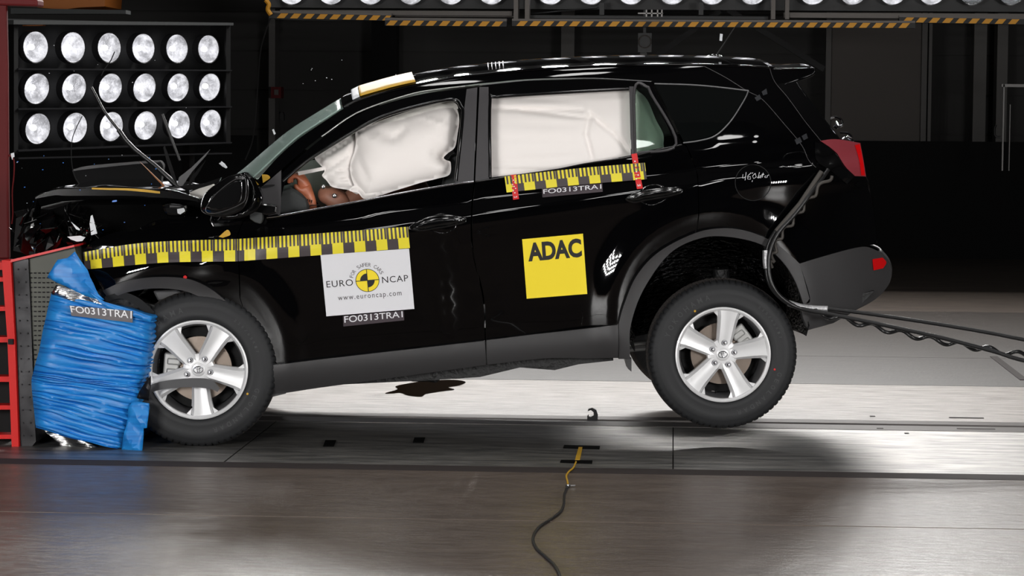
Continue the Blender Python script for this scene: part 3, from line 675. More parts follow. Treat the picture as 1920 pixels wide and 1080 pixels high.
mb.sphere(t @ Vector((0, 0, 0)), (.04, .08, .08), 8); mb.bar(t @ Vector((0, -.17, 0)), t @ Vector((0, .17, 0)), .03, .012); mb.build('steering_wheel', M['matte'], car)
# airbags
def bump(*gs):
    def f(x, z, ol):
        d = edge_dist((x, z), ol); return None
    return f
def puffer(h, soft, ridges=(), wr=0, wf=60):
    R_ = [(LS(a[0], a[1], .1), LS(b[0], b[1], .1), wd, dp) for a, b, wd, dp in ridges]
    def f(x, z, ol):
        d = edge_dist((x, z), ol); y = -h*(1-math.exp(-d/soft))
        for a, b, wd, dp in R_:
            ax, az, bx, bz = a.x, a.z, b.x, b.z; dx, dz = bx-ax, bz-az; t = max(0, min(1, ((x-ax)*dx+(z-az)*dz)/(dx*dx+dz*dz)))
            q = math.hypot(x-ax-t*dx, z-az-t*dz); y += dp*math.exp(-(q/wd)**2)*(.3+.7*math.sin(PI*min(.95, max(.15, t))))
        if wr: y += wr*math.sin(x*wf+3*math.sin(z*14))*math.sin(z*wf*.35+2*math.sin(x*9))
        return y
    return f
SB = lambda x, z: S(x, z)
panel('side_airbag', [(668, 246), (690, 234), (713, 226), (750, 219), (781, 209), (815, 199), (838, 195), (855, 201), (861, 224), (858, 250), (853, 276), (840, 287), (832, 296), (838, 301), (845, 305), (843, 327), (820, 335), (795, 341), (765, 350), (736, 359), (705, 369), (683, 372), (672, 358), (663, 345), (657, 325), (657, 305), (664, 285), (667, 268)],
    M['bag'], off=.13, th=.01, step=.018, puff=puffer(.085, .05, [((700, 245), (745, 262), .03, .02), ((738, 262), (760, 240), .018, .018), ((840, 300), (815, 290), .02, .03), ((668, 290), (690, 340), .02, .012), ((720, 250), (700, 262), .015, -.012), ((780, 215), (850, 240), .012, -.008)]), label='large puffed white side airbag')
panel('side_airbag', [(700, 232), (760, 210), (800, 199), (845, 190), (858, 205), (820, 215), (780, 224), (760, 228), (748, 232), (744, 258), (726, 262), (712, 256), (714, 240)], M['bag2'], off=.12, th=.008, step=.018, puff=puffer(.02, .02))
panel('side_airbag', [(590, 294), (620, 274), (650, 257), (670, 248), (670, 290), (662, 320), (668, 345), (671, 364), (655, 357), (640, 354), (622, 350), (612, 338), (604, 329), (608, 318)], M['bag'], off=.17, th=.008, step=.014,
    puff=puffer(.05, .03, [((600, 300), (660, 262), .01, .015), ((610, 320), (660, 285), .012, .015), ((612, 330), (662, 312), .008, .012), ((620, 345), (664, 330), .008, .012)], .003, 70), label='crumpled front flap of the white side airbag')
panel('side_airbag', [(671, 362), (655, 357), (668, 346), (690, 350), (720, 356), (705, 370), (683, 373)], M['bag'], off=.12, th=.006, step=.014, puff=puffer(.03, .02))
prism('airbag_tether', [(558, 322), (605, 313), (608, 319), (560, 329)], .28, .285, M['bag'])
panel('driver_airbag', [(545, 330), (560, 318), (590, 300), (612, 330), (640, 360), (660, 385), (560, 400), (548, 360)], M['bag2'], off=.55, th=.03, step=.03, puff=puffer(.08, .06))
panel('rear_side_airbag', [(905, 192), (930, 182), (960, 180), (1000, 175), (1050, 171), (1100, 167), (1189, 160, fr), (1190, 300, fr), (1140, 316), (1080, 328), (1038, 333), (980, 344), (905, 352, fr)], M['bag'], off=.10, th=.01, step=.010,
    puff=puffer(.03, .03, [((905, 203), (1090, 207), .014, .022), ((980, 207), (1108, 222), .012, .016), ((1105, 212), (1098, 252), .014, .016), ((1098, 250), (1112, 305), .012, .016), ((1110, 218), (1150, 250), .014, .02), ((1150, 250), (1184, 292), .014, .02), ((925, 232), (1090, 234), .02, .006), ((925, 262), (1090, 260), .02, .006), ((925, 304), (1095, 292), .02, .010), ((925, 318), (1040, 320), .012, .014), ((960, 182), (1100, 192), .02, .006)]), label='white curtain airbag filling the rear window')
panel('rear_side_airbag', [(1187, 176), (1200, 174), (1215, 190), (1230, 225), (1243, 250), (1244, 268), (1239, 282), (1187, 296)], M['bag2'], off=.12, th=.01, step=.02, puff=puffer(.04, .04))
# ================================================================== the crash test dummy
dm = empty('crash_test_dummy', mtx=CARM @ Matrix.Translation(L(760, 430, .6)), label='orange-brown crash test dummy in the driver seat, hand raised by the wheel', cat='crash test dummy')
dmi = (CARM @ Matrix.Translation(L(760, 430, .6))).inverted() @ CARM
def D(x, y, ly): return dmi @ L(x, y, ly)
def skin(name, chains, mt, par, lv=2, **k):
    vs = []; es = []; rs = []
    for ch in chains:
        prev = None
        for c in ch:
            if isinstance(c, int): prev = c; continue
            vs.append(c[0]); rs.append(c[1])
            if prev is not None: es.append((prev, len(vs)-1))
            prev = len(vs)-1
    me = bpy.data.meshes.new(name); me.from_pydata([tuple(v) for v in vs], es, []); me.materials.append(mt)
    o = bpy.data.objects.new(name, me); COL.objects.link(o); o.parent = par
    o.modifiers.new('skin', 'SKIN'); b = o.modifiers.new('sub', 'SUBSURF'); b.levels = lv; b.render_levels = lv
    for i, r in enumerate(rs):
        s_ = me.skin_vertices[0].data[i]; s_.radius = (r, r) if not isinstance(r, tuple) else r
    me.skin_vertices[0].data[0].use_root = True
    o.modifiers['skin'].use_smooth_shade = True
    return tag(o, **k)
# torso, head, shoulder, far arm and legs in one skin (mostly behind the airbag)
skin('body', [
    [(D(790, 440, .6), .14), (D(770, 380, .6), .13), (D(745, 320, .6), .15), (D(735, 290, .6), .08), (D(725, 270, .6), .06), (D(712, 240, .6), .085), (D(705, 215, .6), .08)],
    [2, (D(720, 322, .42), .07), (D(665, 372, .36), .052), (D(620, 392, .34), .04)],
    [2, (D(720, 322, .80), .07), (D(670, 370, .84), .05), (D(620, 365, .80), .036), (D(590, 360, .78), .03)],
    [0, (D(700, 440, .5), .085), (D(620, 430, .48), .07), (D(600, 520, .48), .055)],
    [0, (D(700, 440, .72), .085), (D(620, 430, .74), .07), (D(600, 520, .74), .055)]], M['skin2'], dm, label='brown vinyl body')
mb = MB()
for x, y in ((606, 350), (627, 367)): mb.sphere(D(x, y, .262), (.012, .006, .012), 6)
mb.build('shoulder_bolt', M['satin'], dm)
# upper arm seen in the window: broad brown shape rising from the sill
skin('near_arm', [[(D(655, 395, .34), .055), (D(632, 375, .33), .062), (D(612, 362, .34), .055), (D(600, 372, .36), .04)]], M['skin2'], dm, label='brown upper arm with bolt holes')
# raised hand: wrist at the sill, back of the hand to the camera, fingers bent over to the left
hd = skin('raised_hand', [
    [(D(585, 398, .30), .030), (D(583, 384, .30), .031), (D(580, 372, .30), (.026, .032)), (D(573, 356, .30), (.028, .038)), (D(567, 343, .30), (.026, .036))],
    [4, (D(560, 333, .275), .013), (D(551, 330, .27), .012), (D(543, 336, .268), .011), (D(541, 344, .27), .0095)],
    [4, (D(562, 335, .295), .013), (D(553, 329, .295), .012), (D(546, 333, .295), .011), (D(547, 343, .295), .0095)],
    [4, (D(568, 333, .315), .013), (D(560, 327, .32), .012), (D(552, 329, .32), .011), (D(550, 337, .32), .0095)],
    [4, (D(573, 336, .335), .012), (D(567, 329, .34), .011), (D(559, 328, .34), .010), (D(556, 334, .34), .009)],
    [3, (D(562, 357, .27), .014), (D(556, 352, .262), .0125), (D(552, 345, .26), .0105)]], M['skin'], dm, lv=3, label='orange vinyl hand with bent fingers')
mb = MB().tube([D(572, 391, .30), D(600, 384, .30)], .003, 6)
for i in range(3): mb.tube([D(577+4*i, 373+1*i, .268), D(576+4*i, 378+1*i, .268)], .0022, 5)
mb.tube([D(570, 390, .272), D(584, 385, .262), D(598, 384, .272)], .0022, 5)
mb.build('wrist_seam', M['ink'], dm)
# ================================================================== door mirror
mr_ = [(377, 381), (385, 362), (405, 345), (430, 330), (452, 326), (464, 332), (467, 350), (465, 375), (455, 392), (436, 402), (412, 407), (390, 403), (378, 396)]
fm = lambda x, z: -.16
mhp = panel('door_mirror', mr_, M['gloss'], off=0, fn=lambda x, z: -.18, th=.10, step=.009, puff=lambda x, z, ol: -.028*sm(edge_dist((x, z), ol)/.035), label='black door mirror knocked round to face outwards')
panel('mirror_glass', [(390, 384), (405, 366), (428, 348), (448, 338), (457, 342), (457, 368), (450, 378), (430, 388), (408, 396), (393, 396)], M['mirror'], parent=mhp, fn=lambda x, z: -.212+.12*x, off=.035, th=.006, step=.03)
mb = MB(); q = [L(x, y, -.213) for x, y in crv([(387, 388), (405, 364), (430, 343), (452, 333), (461, 340), (460, 372), (450, 383), (425, 394), (402, 400), (388, 398)], 6, True)]; mb.tube(q+[q[0]], .0025, 6); mb.build('bezel', M['pillar'], mhp, smooth=60)
panel('mirror_cap', [(452, 326), (463, 325), (475, 333), (485, 352), (492, 372), (487, 388), (470, 402), (440, 410), (412, 408), (455, 392), (465, 370), (466, 345)], P, parent=mhp, fn=lambda x, z: -.16, th=.11, step=.008, puff=lambda x, z, ol: -.03*sm(edge_dist((x, z), ol)/.035))
prism('mirror_foot', [(468, 398), (472, 396), (492, 398), (492, 412), (489, 420), (478, 417), (468, 410)], -.08, .02, M['cabin'], par=car, bevel=.005)
prism('mirror_arm', [(470, 380), (500, 382), (520, 385), (518, 400), (500, 404), (470, 398)], -.08, .04, M['gloss'], bevel=.008)
MB().tube([L(480, 375, -.1), L(497, 388, -.06)], .0055, 8).build('mirror_bolt', M['satin'], car)
panel('sail_slot', [(490, 350), (498, 347), (514, 346), (513, 349), (500, 352), (492, 353)], M['matte'], off=-.014, th=.003, step=.01)
panel('yellow_tape_scrap', [(491, 327, fr), (502, 328), (506, 334), (493, 343, fr)], M['gold'], off=-.02, th=.003, step=.01)
panel('yellow_tape_scrap', [(410, 444, fr), (426, 431), (432, 440), (418, 446, fr)], M['gold'], off=-.02, th=.003, step=.01)
# ================================================================== crushed nose
def rumple(name, edge_top, ly0, ly1, mt, crown, drop, nt=26, seed=1, **k):
    rnd = random.Random(seed); E = crv(edge_top, 5); rows = []
    for i, e in enumerate(E):
        p = L(e.x, e.y, ly0)
        rows.append([Vector((p.x, ly0+(ly1-ly0)*t, p.z+crown*(1-abs(2*t-1)**3)+drop*t+.003*math.sin(i*.5+t*7))) for t in (j/nt for j in range(nt+1))])
    return MB().grid(rows).build(name, mt, car, smooth=60, solid=.004, **k)
HD = [(66, 370), (78, 364), (92, 359), (110, 355), (145, 354), (185, 352), (230, 352), (270, 354), (310, 358), (345, 364), (372, 374)]
rumple('bonnet', HD, .22, 1.55, P, .005, 0, label='black bonnet popped up over the crushed nose')
stripmesh('bonnet_edge', HD, [(66, 373), (85, 369), (105, 366), (120, 367), (150, 367), (190, 367), (230, 367), (270, 368), (310, 371), (345, 374), (372, 378)], .21, .02, M['gloss'])
stripmesh('bonnet_edge_tape', [(172, 352), (200, 352.5), (235, 353), (270, 355), (300, 359)], [(172, 355), (200, 356), (235, 357), (270, 360), (300, 363)], .205, .004, M['gold'], label='yellow tape along the bonnet edge')
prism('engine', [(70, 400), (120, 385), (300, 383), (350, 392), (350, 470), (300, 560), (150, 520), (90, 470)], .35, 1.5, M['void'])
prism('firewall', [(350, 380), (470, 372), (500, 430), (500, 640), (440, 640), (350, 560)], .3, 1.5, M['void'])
# heap of mangled front structure: many bent metal sheets
mb = MB(); rnd = random.Random(5)
for i in range(70):
    x = rnd.uniform(40, 180); y = rnd.uniform(395, 462-(180-x)*-.02); c = L(x, y, rnd.uniform(.1, .5)); a = Vector((rnd.uniform(-1, 1), rnd.uniform(-1, 1), rnd.uniform(-1, 1))).normalized()*rnd.uniform(.02, .10)
    b = a.orthogonal().normalized()*rnd.uniform(.01, .05); d = a.cross(b).normalized()*rnd.uniform(.005, .02)
    mb.add([c-a, c-b+d, c+a, c+b-d*.6, c+d*.3], [(0, 1, 4), (1, 2, 4), (2, 3, 4), (3, 0, 4)])
mb.build('crushed_front_structure', M['gloss'], car, smooth=0, solid=.003)
prism('bumper_remains', [(30, 410), (60, 392), (130, 388), (215, 398), (215, 432), (170, 458), (140, 478), (60, 478), (25, 470)], .45, 1.5, M['matte'])
for i, q in enumerate(([(170, 405), (173, 403), (177, 417), (182, 438), (171, 441), (168, 420)], [(133, 416), (150, 430), (149, 432), (143, 430)], [(108, 418), (113, 430), (120, 446), (117, 449), (110, 436)], [(126, 444), (150, 442), (160, 445), (154, 452), (144, 453), (133, 449)], [(152, 413), (158, 416), (157, 424), (151, 420)], [(150, 432), (163, 428), (165, 440), (155, 441)])):
    prism('headlamp_shard', q, .08, .09, M['shard'] if i in (0, 1, 3) else M['glass'], label='pale broken headlamp piece' if i == 0 else None)
mb = MB(); rnd = random.Random(8)
for i in range(46):
    c = L(rnd.gauss(160, 16), rnd.gauss(425, 14), rnd.uniform(.05, .1)); s = rnd.uniform(.002, .007); a = Vector((rnd.uniform(-1, 1), 0, rnd.uniform(-1, 1)))*s
    mb.add([c-a, c+Vector((a.z, -.004, -a.x))*.6, c+a, c+Vector((-a.z, .004, a.x))*.6], [(0, 1, 2), (0, 2, 3), (0, 3, 1), (1, 3, 2)])
mb.build('headlamp_fragments', M['glass'], car, smooth=0, kind='stuff')
panel('crease_ridge', [(262, 428), (300, 412), (345, 409), (372, 408), (345, 414), (308, 416), (285, 424)], P, off=-.02, th=.03, step=.015, puff=lambda x, z, ol: -.02*sm(edge_dist((x, z), ol)/.015))
prism('washer_bottle', [(302, 385), (318, 383), (345, 386), (352, 396), (345, 406), (325, 408), (308, 402)], .06, .2, M['gloss'], bevel=.02)
prism('lamp_bracket', [(332, 392), (344, 390), (347, 396), (338, 402), (333, 400)], .05, .06, M['shard'])
prism('crushed_wheelhouse', [(182, 545), (240, 560), (300, 575), (318, 590), (300, 620), (285, 610), (270, 590), (200, 575)], .02, .4, M['under'])
prism('inner_strut', [(286, 545), (330, 543), (352, 552), (340, 562), (296, 565)], .12, .3, M['grey'], bevel=.01)
stripmesh('broken_arch_piece', [(196, 556), (230, 548), (262, 560), (290, 585)], [(198, 566), (228, 560), (256, 574), (284, 596)], -.02, .02, M['matte'])
# black plastic splinters and wipers standing over the bonnet
def sliver(name, pts, ly, mt=None, r=.006, **k): prism(name, pts, ly, ly+r*1.6, mt or M['gloss'], **k)
mb = MB()
mb.tube([L(x, y, .75) for x, y in ((171, 163), (180, 180), (193, 205), (205, 222), (222, 243))], .0075, 8).tube([L(x, y, .75) for x, y in ((222, 243), (235, 262), (252, 280), (262, 288))], .012, 8).tube([L(x, y, .75) for x, y in ((262, 288), (290, 310), (315, 333), (352, 368))], [.011, .012, .014, .016], 8)
mb.build('windscreen_wiper', M['cable'], car, smooth=60, label='long wiper arm pointing up left over the bonnet')
MB().tube([L(x, y, .9) for x, y in ((304, 214), (312, 235), (322, 262), (337, 301))], [.008, .009, .008, .006], 8).build('windscreen_wiper', M['clad'], car, smooth=60, label='short snapped wiper piece')
sliver('cowl_splinter', [(306, 276), (309, 273), (318, 298), (328, 328), (333, 348), (322, 332), (313, 305)], .6)
sliver('cowl_splinter', [(394, 280), (386, 292), (360, 322), (341, 350), (332, 346), (336, 332), (358, 315)], .6, M['grey'], label='grey triangular splinter')
sliver('cowl_splinter', [(386, 300), (372, 325), (357, 346), (350, 350), (360, 330)], .62)
sliver('cowl_splinter', [(262, 303), (280, 320), (303, 342), (324, 362), (320, 363), (294, 337), (264, 305)], .55, M['orange'], label='thin splinter with a gold reflection in its colour')  # gold tint stands in for a reflection along the edge under the wiper
prism('cowl_panel', [(335, 350), (352, 346), (380, 345), (414, 333), (411, 340), (385, 352), (350, 358)], .5, .56, M['gloss'])
prism('cowl_panel', [(352, 362), (372, 354), (398, 346), (408, 352), (395, 362), (376, 373), (362, 376)], .4, .5, M['bag2'])
prism('far_fender_fold', [(134, 320), (165, 312), (240, 305), (300, 301), (306, 310), (300, 350), (150, 352), (140, 335)], 1.5, 1.62, M['wallb'], bevel=.01)
stripmesh('lit_fold_edge', [(136, 318), (165, 311), (240, 304), (300, 300)], [(136, 321), (165, 317), (240, 309), (300, 304)], 1.49, .02, M['clad'])  # paler strip stands in for light on the fold's upper edge
MB().tube([L(x, y, 1.0) for x, y in ((215, 97), (208, 113), (196, 130), (190, 142))], .003, 6).build('loose_wire', M['cable'], car)
MB().tube(crv3([L(x, y, 1.0) for x, y in ((154, 218), (143, 240), (135, 264), (134, 300), (140, 330), (152, 350))], 4), .0025, 6).build('loose_wire', M['cable'], car)
# ================================================================== barrier
BM = CARM   # same tilt-free picture helpers, but in world space at plane Y
def A_(x, y, Y): return at(x, y, Y)
def wprism(name, pts, Y0, Y1, mt, par=None, bevel=0, **k):
    a = [A_(x, y, Y0) for x, y in pts]; b = [Vector((p.x, Y1, p.z)) for p in a]; n = len(a)
    fs = [tuple(range(n)), tuple(range(2*n-1, n-1, -1))]+[((i+1) % n, i, i+n, (i+1) % n+n) for i in range(n)]
    area = sum(a[i].x*a[(i+1) % n].z-a[(i+1) % n].x*a[i].z for i in range(n))
    if area < 0: fs = [f[::-1] for f in fs]
    o = MB().add(a+b, fs).build(name, mt, par, smooth=0, bevel=bevel); return tag(o, **k)
bl = empty('deformable_barrier', loc=(0, 0, 0), label='crumpled blue honeycomb crash block in front of the wheel', cat='crash barrier')
BY0, BY1 = -.32, .72
# block: pleated skin lofted from left/right silhouettes, wrapped round its depth
Ls = [(96, 550), (90, 575), (82, 612), (73, 660), (63, 695), (59, 712), (61, 745), (64, 775), (67, 800)]
Rs = [(285, 592), (283, 625), (279, 655), (274, 690), (264, 722), (262, 745), (246, 790), (238, 820), (228, 846)]
LL, RR = crv(Ls, 16), crv(Rs, 16); rnd = random.Random(3); rows = []
rowoff = [rnd.uniform(-1, 1) for _ in range(200)]; ple = 0; nr = len(LL)
pl = []; t = 0
while t < nr: w_ = rnd.choice((3, 3, 4, 4, 5, 6)); pl.append((t, t+w_, rnd.uniform(.006, .016), rnd.uniform(-.009, .009))); t += w_
for i in range(nr):
    seg = next(p for p in pl if p[0] <= i < p[1]); ph = (i-seg[0])/(seg[1]-seg[0])
    a, b = LL[i], RR[i]; row = []
    for j in range(49):
        u = j/48; x = a.x+(b.x-a.x)*u; y = a.y+(b.y-a.y)*u + 2.5*math.sin(u*4+i*.10)*min(1, i/12)+.8*math.sin(u*15+i*.31)
        d = BY0 + seg[3]+.012*math.sin(u*6+seg[0]) + seg[2]*(1-math.sin(PI*ph)**.5)*(.6+.4*math.sin(u*11+seg[0]*2)) + .10*u*u*0
        d += .05*(1-math.sin(PI*min(1, max(0, u))))**6
        row.append(A_(x, y, d))
    # wrap the right and left flanks backwards
    R0 = row[-1]; L0 = row[0]; ex = .012*math.sin(PI*ph)
    row = [Vector((L0.x+.0+q*.02-ex, BY0+.06+(BY1-BY0)*q, L0.z)) for q in (1, .75, .5, .25, .1)]+row+[Vector((R0.x+ex, BY0+.06+(BY1-BY0)*q, R0.z)) for q in (.1, .25, .5, .75, 1)]
    rows.append(row)
mb = MB().grid(rows, 0, True); n = len(rows[0])
mb.add(rows[0], [tuple(range(n))]); mb.add(rows[-1], [tuple(range(n))[::-1]])
mb.add([r[0] for r in rows]+[r[-1] for r in rows], [(i+1, i, nr+i, nr+i+1) for i in range(nr-1)])
blk = mb.build('crushed_block', M['blue'], bl, smooth=24)
def fold(name, pts, Y, th, mt, seed, amp=.03, step=.02, **k):   # creased sheet with an outline
    rnd = random.Random(seed); g = [(rnd.uniform(0, 6), rnd.uniform(8, 26), rnd.uniform(8, 26)) for _ in range(4)]
    poly = [(A_(x, y, Y).x, A_(x, y, Y).z) for x, y in pts]; pp = [Vector(p) for p in dens([Vector(p) for p in poly], step)]
    e = [(i, (i+1) % len(pp)) for i in range(len(pp))]; xs = [p.x for p in pp]; zs = [p.y for p in pp]; ol = [tuple(p) for p in pp]; q = list(pp)
    z = min(zs)
    while z < max(zs):
        x = min(xs)
        while x < max(xs):
            if inside((x, z), ol) and edge_dist((x, z), ol) > step*.4: q.append(Vector((x+rnd.uniform(-.3, .3)*step, z)))
            x += step
        z += step
    vs, _, fs, *_r = delaunay_2d_cdt(q, e, [], 0, 1e-5); fs = [f for f in fs if inside(sum((vs[i] for i in f), Vector((0, 0)))/len(f), ol)]
    def yy(x, z): return Y+amp*sum(abs(math.sin(x*b+z*c+a))-.6 for a, b, c in g)/2
    return tag(MB().add([Vector((v.x, yy(v.x, v.y), v.y)) for v in vs], [tuple(f) for f in fs]).build(name, mt, bl, smooth=22, solid=th), **k)
fold('torn_skin_flap', [(88, 520), (108, 487), (125, 484), (139, 472), (150, 490), (163, 507), (168, 520), (175, 532), (185, 552), (196, 562), (175, 560), (156, 553), (130, 540), (105, 529)], BY0-.01, .004, M['blue'], 4, label='blue skin flap folded up and torn')
fold('foil_fold', [(106, 534), (130, 541), (165, 553), (200, 570), (244, 582), (240, 590), (190, 578), (140, 565), (95, 552)], BY0+.01, .004, M['alu'], 6, .03)
fold('torn_skin_strip', [(165, 545), (196, 566), (250, 582), (285, 594), (282, 604), (240, 590), (200, 578)], BY0-.02, .004, M['blue'], 9, .02)
fold('lower_foil', [(81, 806), (110, 808), (150, 822), (185, 838), (226, 846), (200, 845), (170, 843), (160, 862), (155, 864), (146, 860), (115, 838)], BY0+.08, .004, M['alu'], 7, .03, label='bare foil tongue hanging from the block')
fold('lower_flap', [(247, 752), (279, 757), (276, 802), (269, 803), (267, 848), (226, 845), (236, 800), (240, 770)], BY0-.01, .004, M['blue'], 12, .025, label='blue flap at the lower right corner of the block')
fold('torn_black_foam', [(260, 735), (282, 705), (284, 725), (277, 752), (255, 747)], BY0+.01, .004, M['slab'], 14, .03)
def lab(mb):
    Q = [A_(x, y, BY0-.022) for x, y in ((130, 573), (249, 583), (248.6, 605), (134, 592))]
    mp = lambda u, v, l=0: (Q[0].lerp(Q[1], u)).lerp(Q[3].lerp(Q[2], u), v)+Vector((0, -l, 0))
    slab(mb, mp, 0, 0, 8, 4); text(mb, mp, 'FO0313TRA1', .01, .0, .985, .66, 1, offset=.006)
mb = MB(); lab(mb); mb.build('code_label', [M['lblack'], M['white']], bl, smooth=0, label='FO0313TRA1 label on the blue block')
hc = wprism('honeycomb_core', [(53, 486), (139, 461), (150, 500), (120, 560), (90, 700), (62, 706), (58, 600)], BY0+.1, BY1, M['honey'], bl, label='perforated grey core sheet')
mb = MB()
for i in range(9):
    for j in range(22):
        x = 58+i*8; y = 512+j*9
        if x > 112-(y-512)*.28: continue
        c = A_(x, y, BY0+.098); mb.box(c-Vector((.006, .002, .003)), c+Vector((.006, .001, .003)))
mb.build('core_perforation', M['matte'], hc)
wprism('top_plate_edge', [(20, 487), (139, 459), (139, 463), (20, 492)], BY0+.05, BY1, M['redtape'], bl)
wb = wprism('mounting_slab', [(20, 489), (53, 486), (58, 600), (62, 710), (67, 828), (36, 868), (28, 640)], BY0+.08, BY1+.1, M['slab'], label='dark steel slab holding the blue block', cat='barrier wall')
mb = MB()
for i in range(14):
    for x in (34, 48): c = A_(x+i*.8, 505+i*24, BY0+.078); mb.tube([c, c-Vector((0, .004, 0))], .004, 8)
mb.build('bolt_head', M['matte'], wb)
fr_ = empty('barrier_frame', loc=(0, 0, 0), label='bright red steel ladder frame at the left edge behind the blue block', cat='steel frame')
wprism('post', [(3, 488), (20, 489), (28, 640), (36, 865), (23, 865), (14, 640)], BY0+.05, BY0+.17, M['redp'], fr_)
for y, h in ((492, 14), (520, 8), (575, 8), (632, 10), (706, 10), (760, 8), (815, 8)):
    wprism('cross_bar', [(-60, y), (16+(y-490)*.03, y), (18+(y-490)*.03, y+h), (-60, y+h)], BY0+.06, BY0+.16, M['redp'], fr_)
wprism('post', [(-75, 488), (-58, 488), (-50, 865), (-66, 865)], BY0+.05, BY0+.17, M['redp'], fr_)
wprism('back_plate', [(-60, 490), (14, 490), (26, 860), (-60, 860)], BY0+.3, BY0+.34, M['matte'], fr_)
wprism('clamp', [(15, 636), (24, 636), (24, 646), (15, 646)], BY0+.03, BY0+.05, M['matte'], fr_)
# tall dark red column and beam
rc = empty('crane_column', loc=(0, 0, 0), label='tall dark red column at the far left edge', cat='column')
wprism('column', [(-60, -120), (9, -120), (14, 120), (15, 300), (17, 486), (-60, 486)], 1.2, 1.24, M['redd'], rc, bevel=.01)
wprism('column_foot', [(-60, 486), (20, 486), (24, 787), (-60, 787)], 1.2, 1.24, M['redd'], rc)
wprism('top_beam', [(-60, -10), (70, -2), (70, 12), (-60, 8)], 1.15, 1.3, M['redd'], rc, bevel=.01)
tag(MB().tube(crv3([A_(x, y, 1.22) for x, y in ((16, 290), (26, 300), (26, 330), (23, 360), (24, 400), (22, 420))], 4), .004, 6).build('thin_rope', M['redd']), 'thin brown rope hanging beside the dark red column', 'rope')
# ================================================================== the slanted lamp bank on the left
PY = lambda px: 8.4+1.3*(px-63)/324
lb = empty('floodlight_bank', loc=at(225, 290, PY(225)), label='black bank of eighteen lit floodlights at the upper left', cat='floodlight bank')
LO = Vector(lb.location)
a_, b_ = at(63, 160, PY(63)), at(387, 160, PY(387)); ux = (b_-a_); ux.z = 0; ux.normalize(); nrm = Vector((ux.y, -ux.x, 0))
def G(px, py, d=0): return at(px, py, PY(px)) + nrm*d - LO
def pbox(name, x0, y0, x1, y1, d0, d1, mt, par=lb, y0r=None, y1r=None, **k):
    y0r = y0 if y0r is None else y0r; y1r = y1 if y1r is None else y1r
    a = [G(x0, y1, d0), G(x1, y1r, d0), G(x1, y0r, d0), G(x0, y0, d0)]; b = [p+nrm*(d1-d0) for p in a]
    return tag(MB().add(a+b, [(3, 2, 1, 0), (4, 5, 6, 7), (0, 1, 5, 4), (1, 2, 6, 5), (2, 3, 7, 6), (3, 0, 4, 7)]).build(name, mt, par, smooth=0), **k)
pbox('housing', 22, 34, 424, 286, -.45, -.16, M['housing'], y0r=44, y1r=268)
pbox('top_rail', 12, 38, 424, 46, -.16, .10, M['cabin'], y0r=43, y1r=48)
for lx_ in (40, 396): pbox('stand_leg', lx_, 268, lx_+10, floor_at(lx_, 560).y and 575, -.4, -.3, M['housing'])
pbox('side_rail', 18, 40, 26, 288, -.16, .06, M['housing']); pbox('side_rail', 416, 46, 424, 270, -.16, .06, M['housing'])
for ya, yb in ((128, 131), (203, 199), (281, 266), (295, 286)): pbox('shelf', 24, ya, 424, ya+3, -.16, .08, M['ledge'], y0r=yb, y1r=yb+2.5)
def lampset(c, r, nv, par, up=Vector((0, 0, 1)), es='bowl', bulb=True):
    """one floodlight: dished bowl in a rim, with its bulb"""
    nv = nv.normalized(); q = nv.to_track_quat('-Y', 'Z').to_matrix().to_4x4(); mx = Matrix.Translation(c) @ q
    o = MB().lathe([(r, -.004), (r*.96, .0), (r*.85, r*.35), (r*.62, r*.62), (r*.3, r*.8), (.001, r*.84)], 28, 0, mx).lathe([(r*.98, -.01), (r*1.04, -.012), (r*1.06, .06)], 28, 1, mx).build('lamp', [M[es], M['ledge']], par, smooth=50)
    if bulb: MB().sphere(mx @ Vector((0, r*.42, 0)), (r*.24, r*.2, r*.2), 6).build('bulb', M['e_bulb'], o)
    return o
cols = [63, 133, 201, 265, 328, 387]; rr_ = [(88, 92), (166, 163), (241, 231)]
for i, x in enumerate(cols):
    for j, (yl, yr) in enumerate(rr_):
        y = yl+(yr-yl)*i/5; rpx = 29.5-3.4*i/5; xx = x+j*2; dist = (PY(xx)+12.7)
        lampset(G(xx, y, .02), rpx/F*dist, (nrm+Vector((0, 0, [0, -.16, -.12][j]))+ux*.05), lb)
wprism('steel_bar', [(20, 15), (236, 19), (236, 26), (20, 26)], 9.2, 9.4, M['cabin'], label='grey horizontal bar above the left floodlight bank', cat='bar')
wprism('orange_machine', [(78, -40), (200, -40), (196, 12), (150, 14), (118, 18), (70, 14)], 10.2, 10.9, M['orange'], label='dim orange machine part at the top left', cat='machine')
wprism('orange_bracket', [(17, 43), (80, 44), (80, 48), (36, 49), (17, 47)], 8.5, 8.6, M['orange'], label='small orange bracket over the left floodlights', cat='bracket')
# ================================================================== overhead lamp row at the top of the picture
TY = 11.0
tb = empty('floodlight_bank', loc=at(1200, 0, TY), label='long black overhead bank of floodlights across the top', cat='floodlight bank')
TO = Vector(tb.location)
def tbox(name, x0, y0, x1, y1, Y0, Y1, mt, par, O, **k):
    a, b = at(x0, y1, Y0), at(x1, y0, Y0); lo = Vector((a.x, Y0, a.z))-O; hi = Vector((b.x, Y1, b.z))-O
    return tag(MB().box(lo, hi).build(name, mt, par, smooth=0), **k)
tbox('housing', 500, -260, 1930, 14, TY+.2, TY+.5, M['housing'], tb, TO)
for k_, x in enumerate([546, 620, 694, 770, 845, 921, 1032, 1108, 1183, 1260, 1335, 1411, 1524, 1599, 1674, 1747, 1824, 1897]):
    for r_ in range(3):
        c = at(x, -17-r_*72, TY)-TO
        lampset(c, 26/F*(TY+12.7), Vector((0, -1, -.35)), tb, es='bowl' if k_ < 16 else 'refl', bulb=k_ < 16)
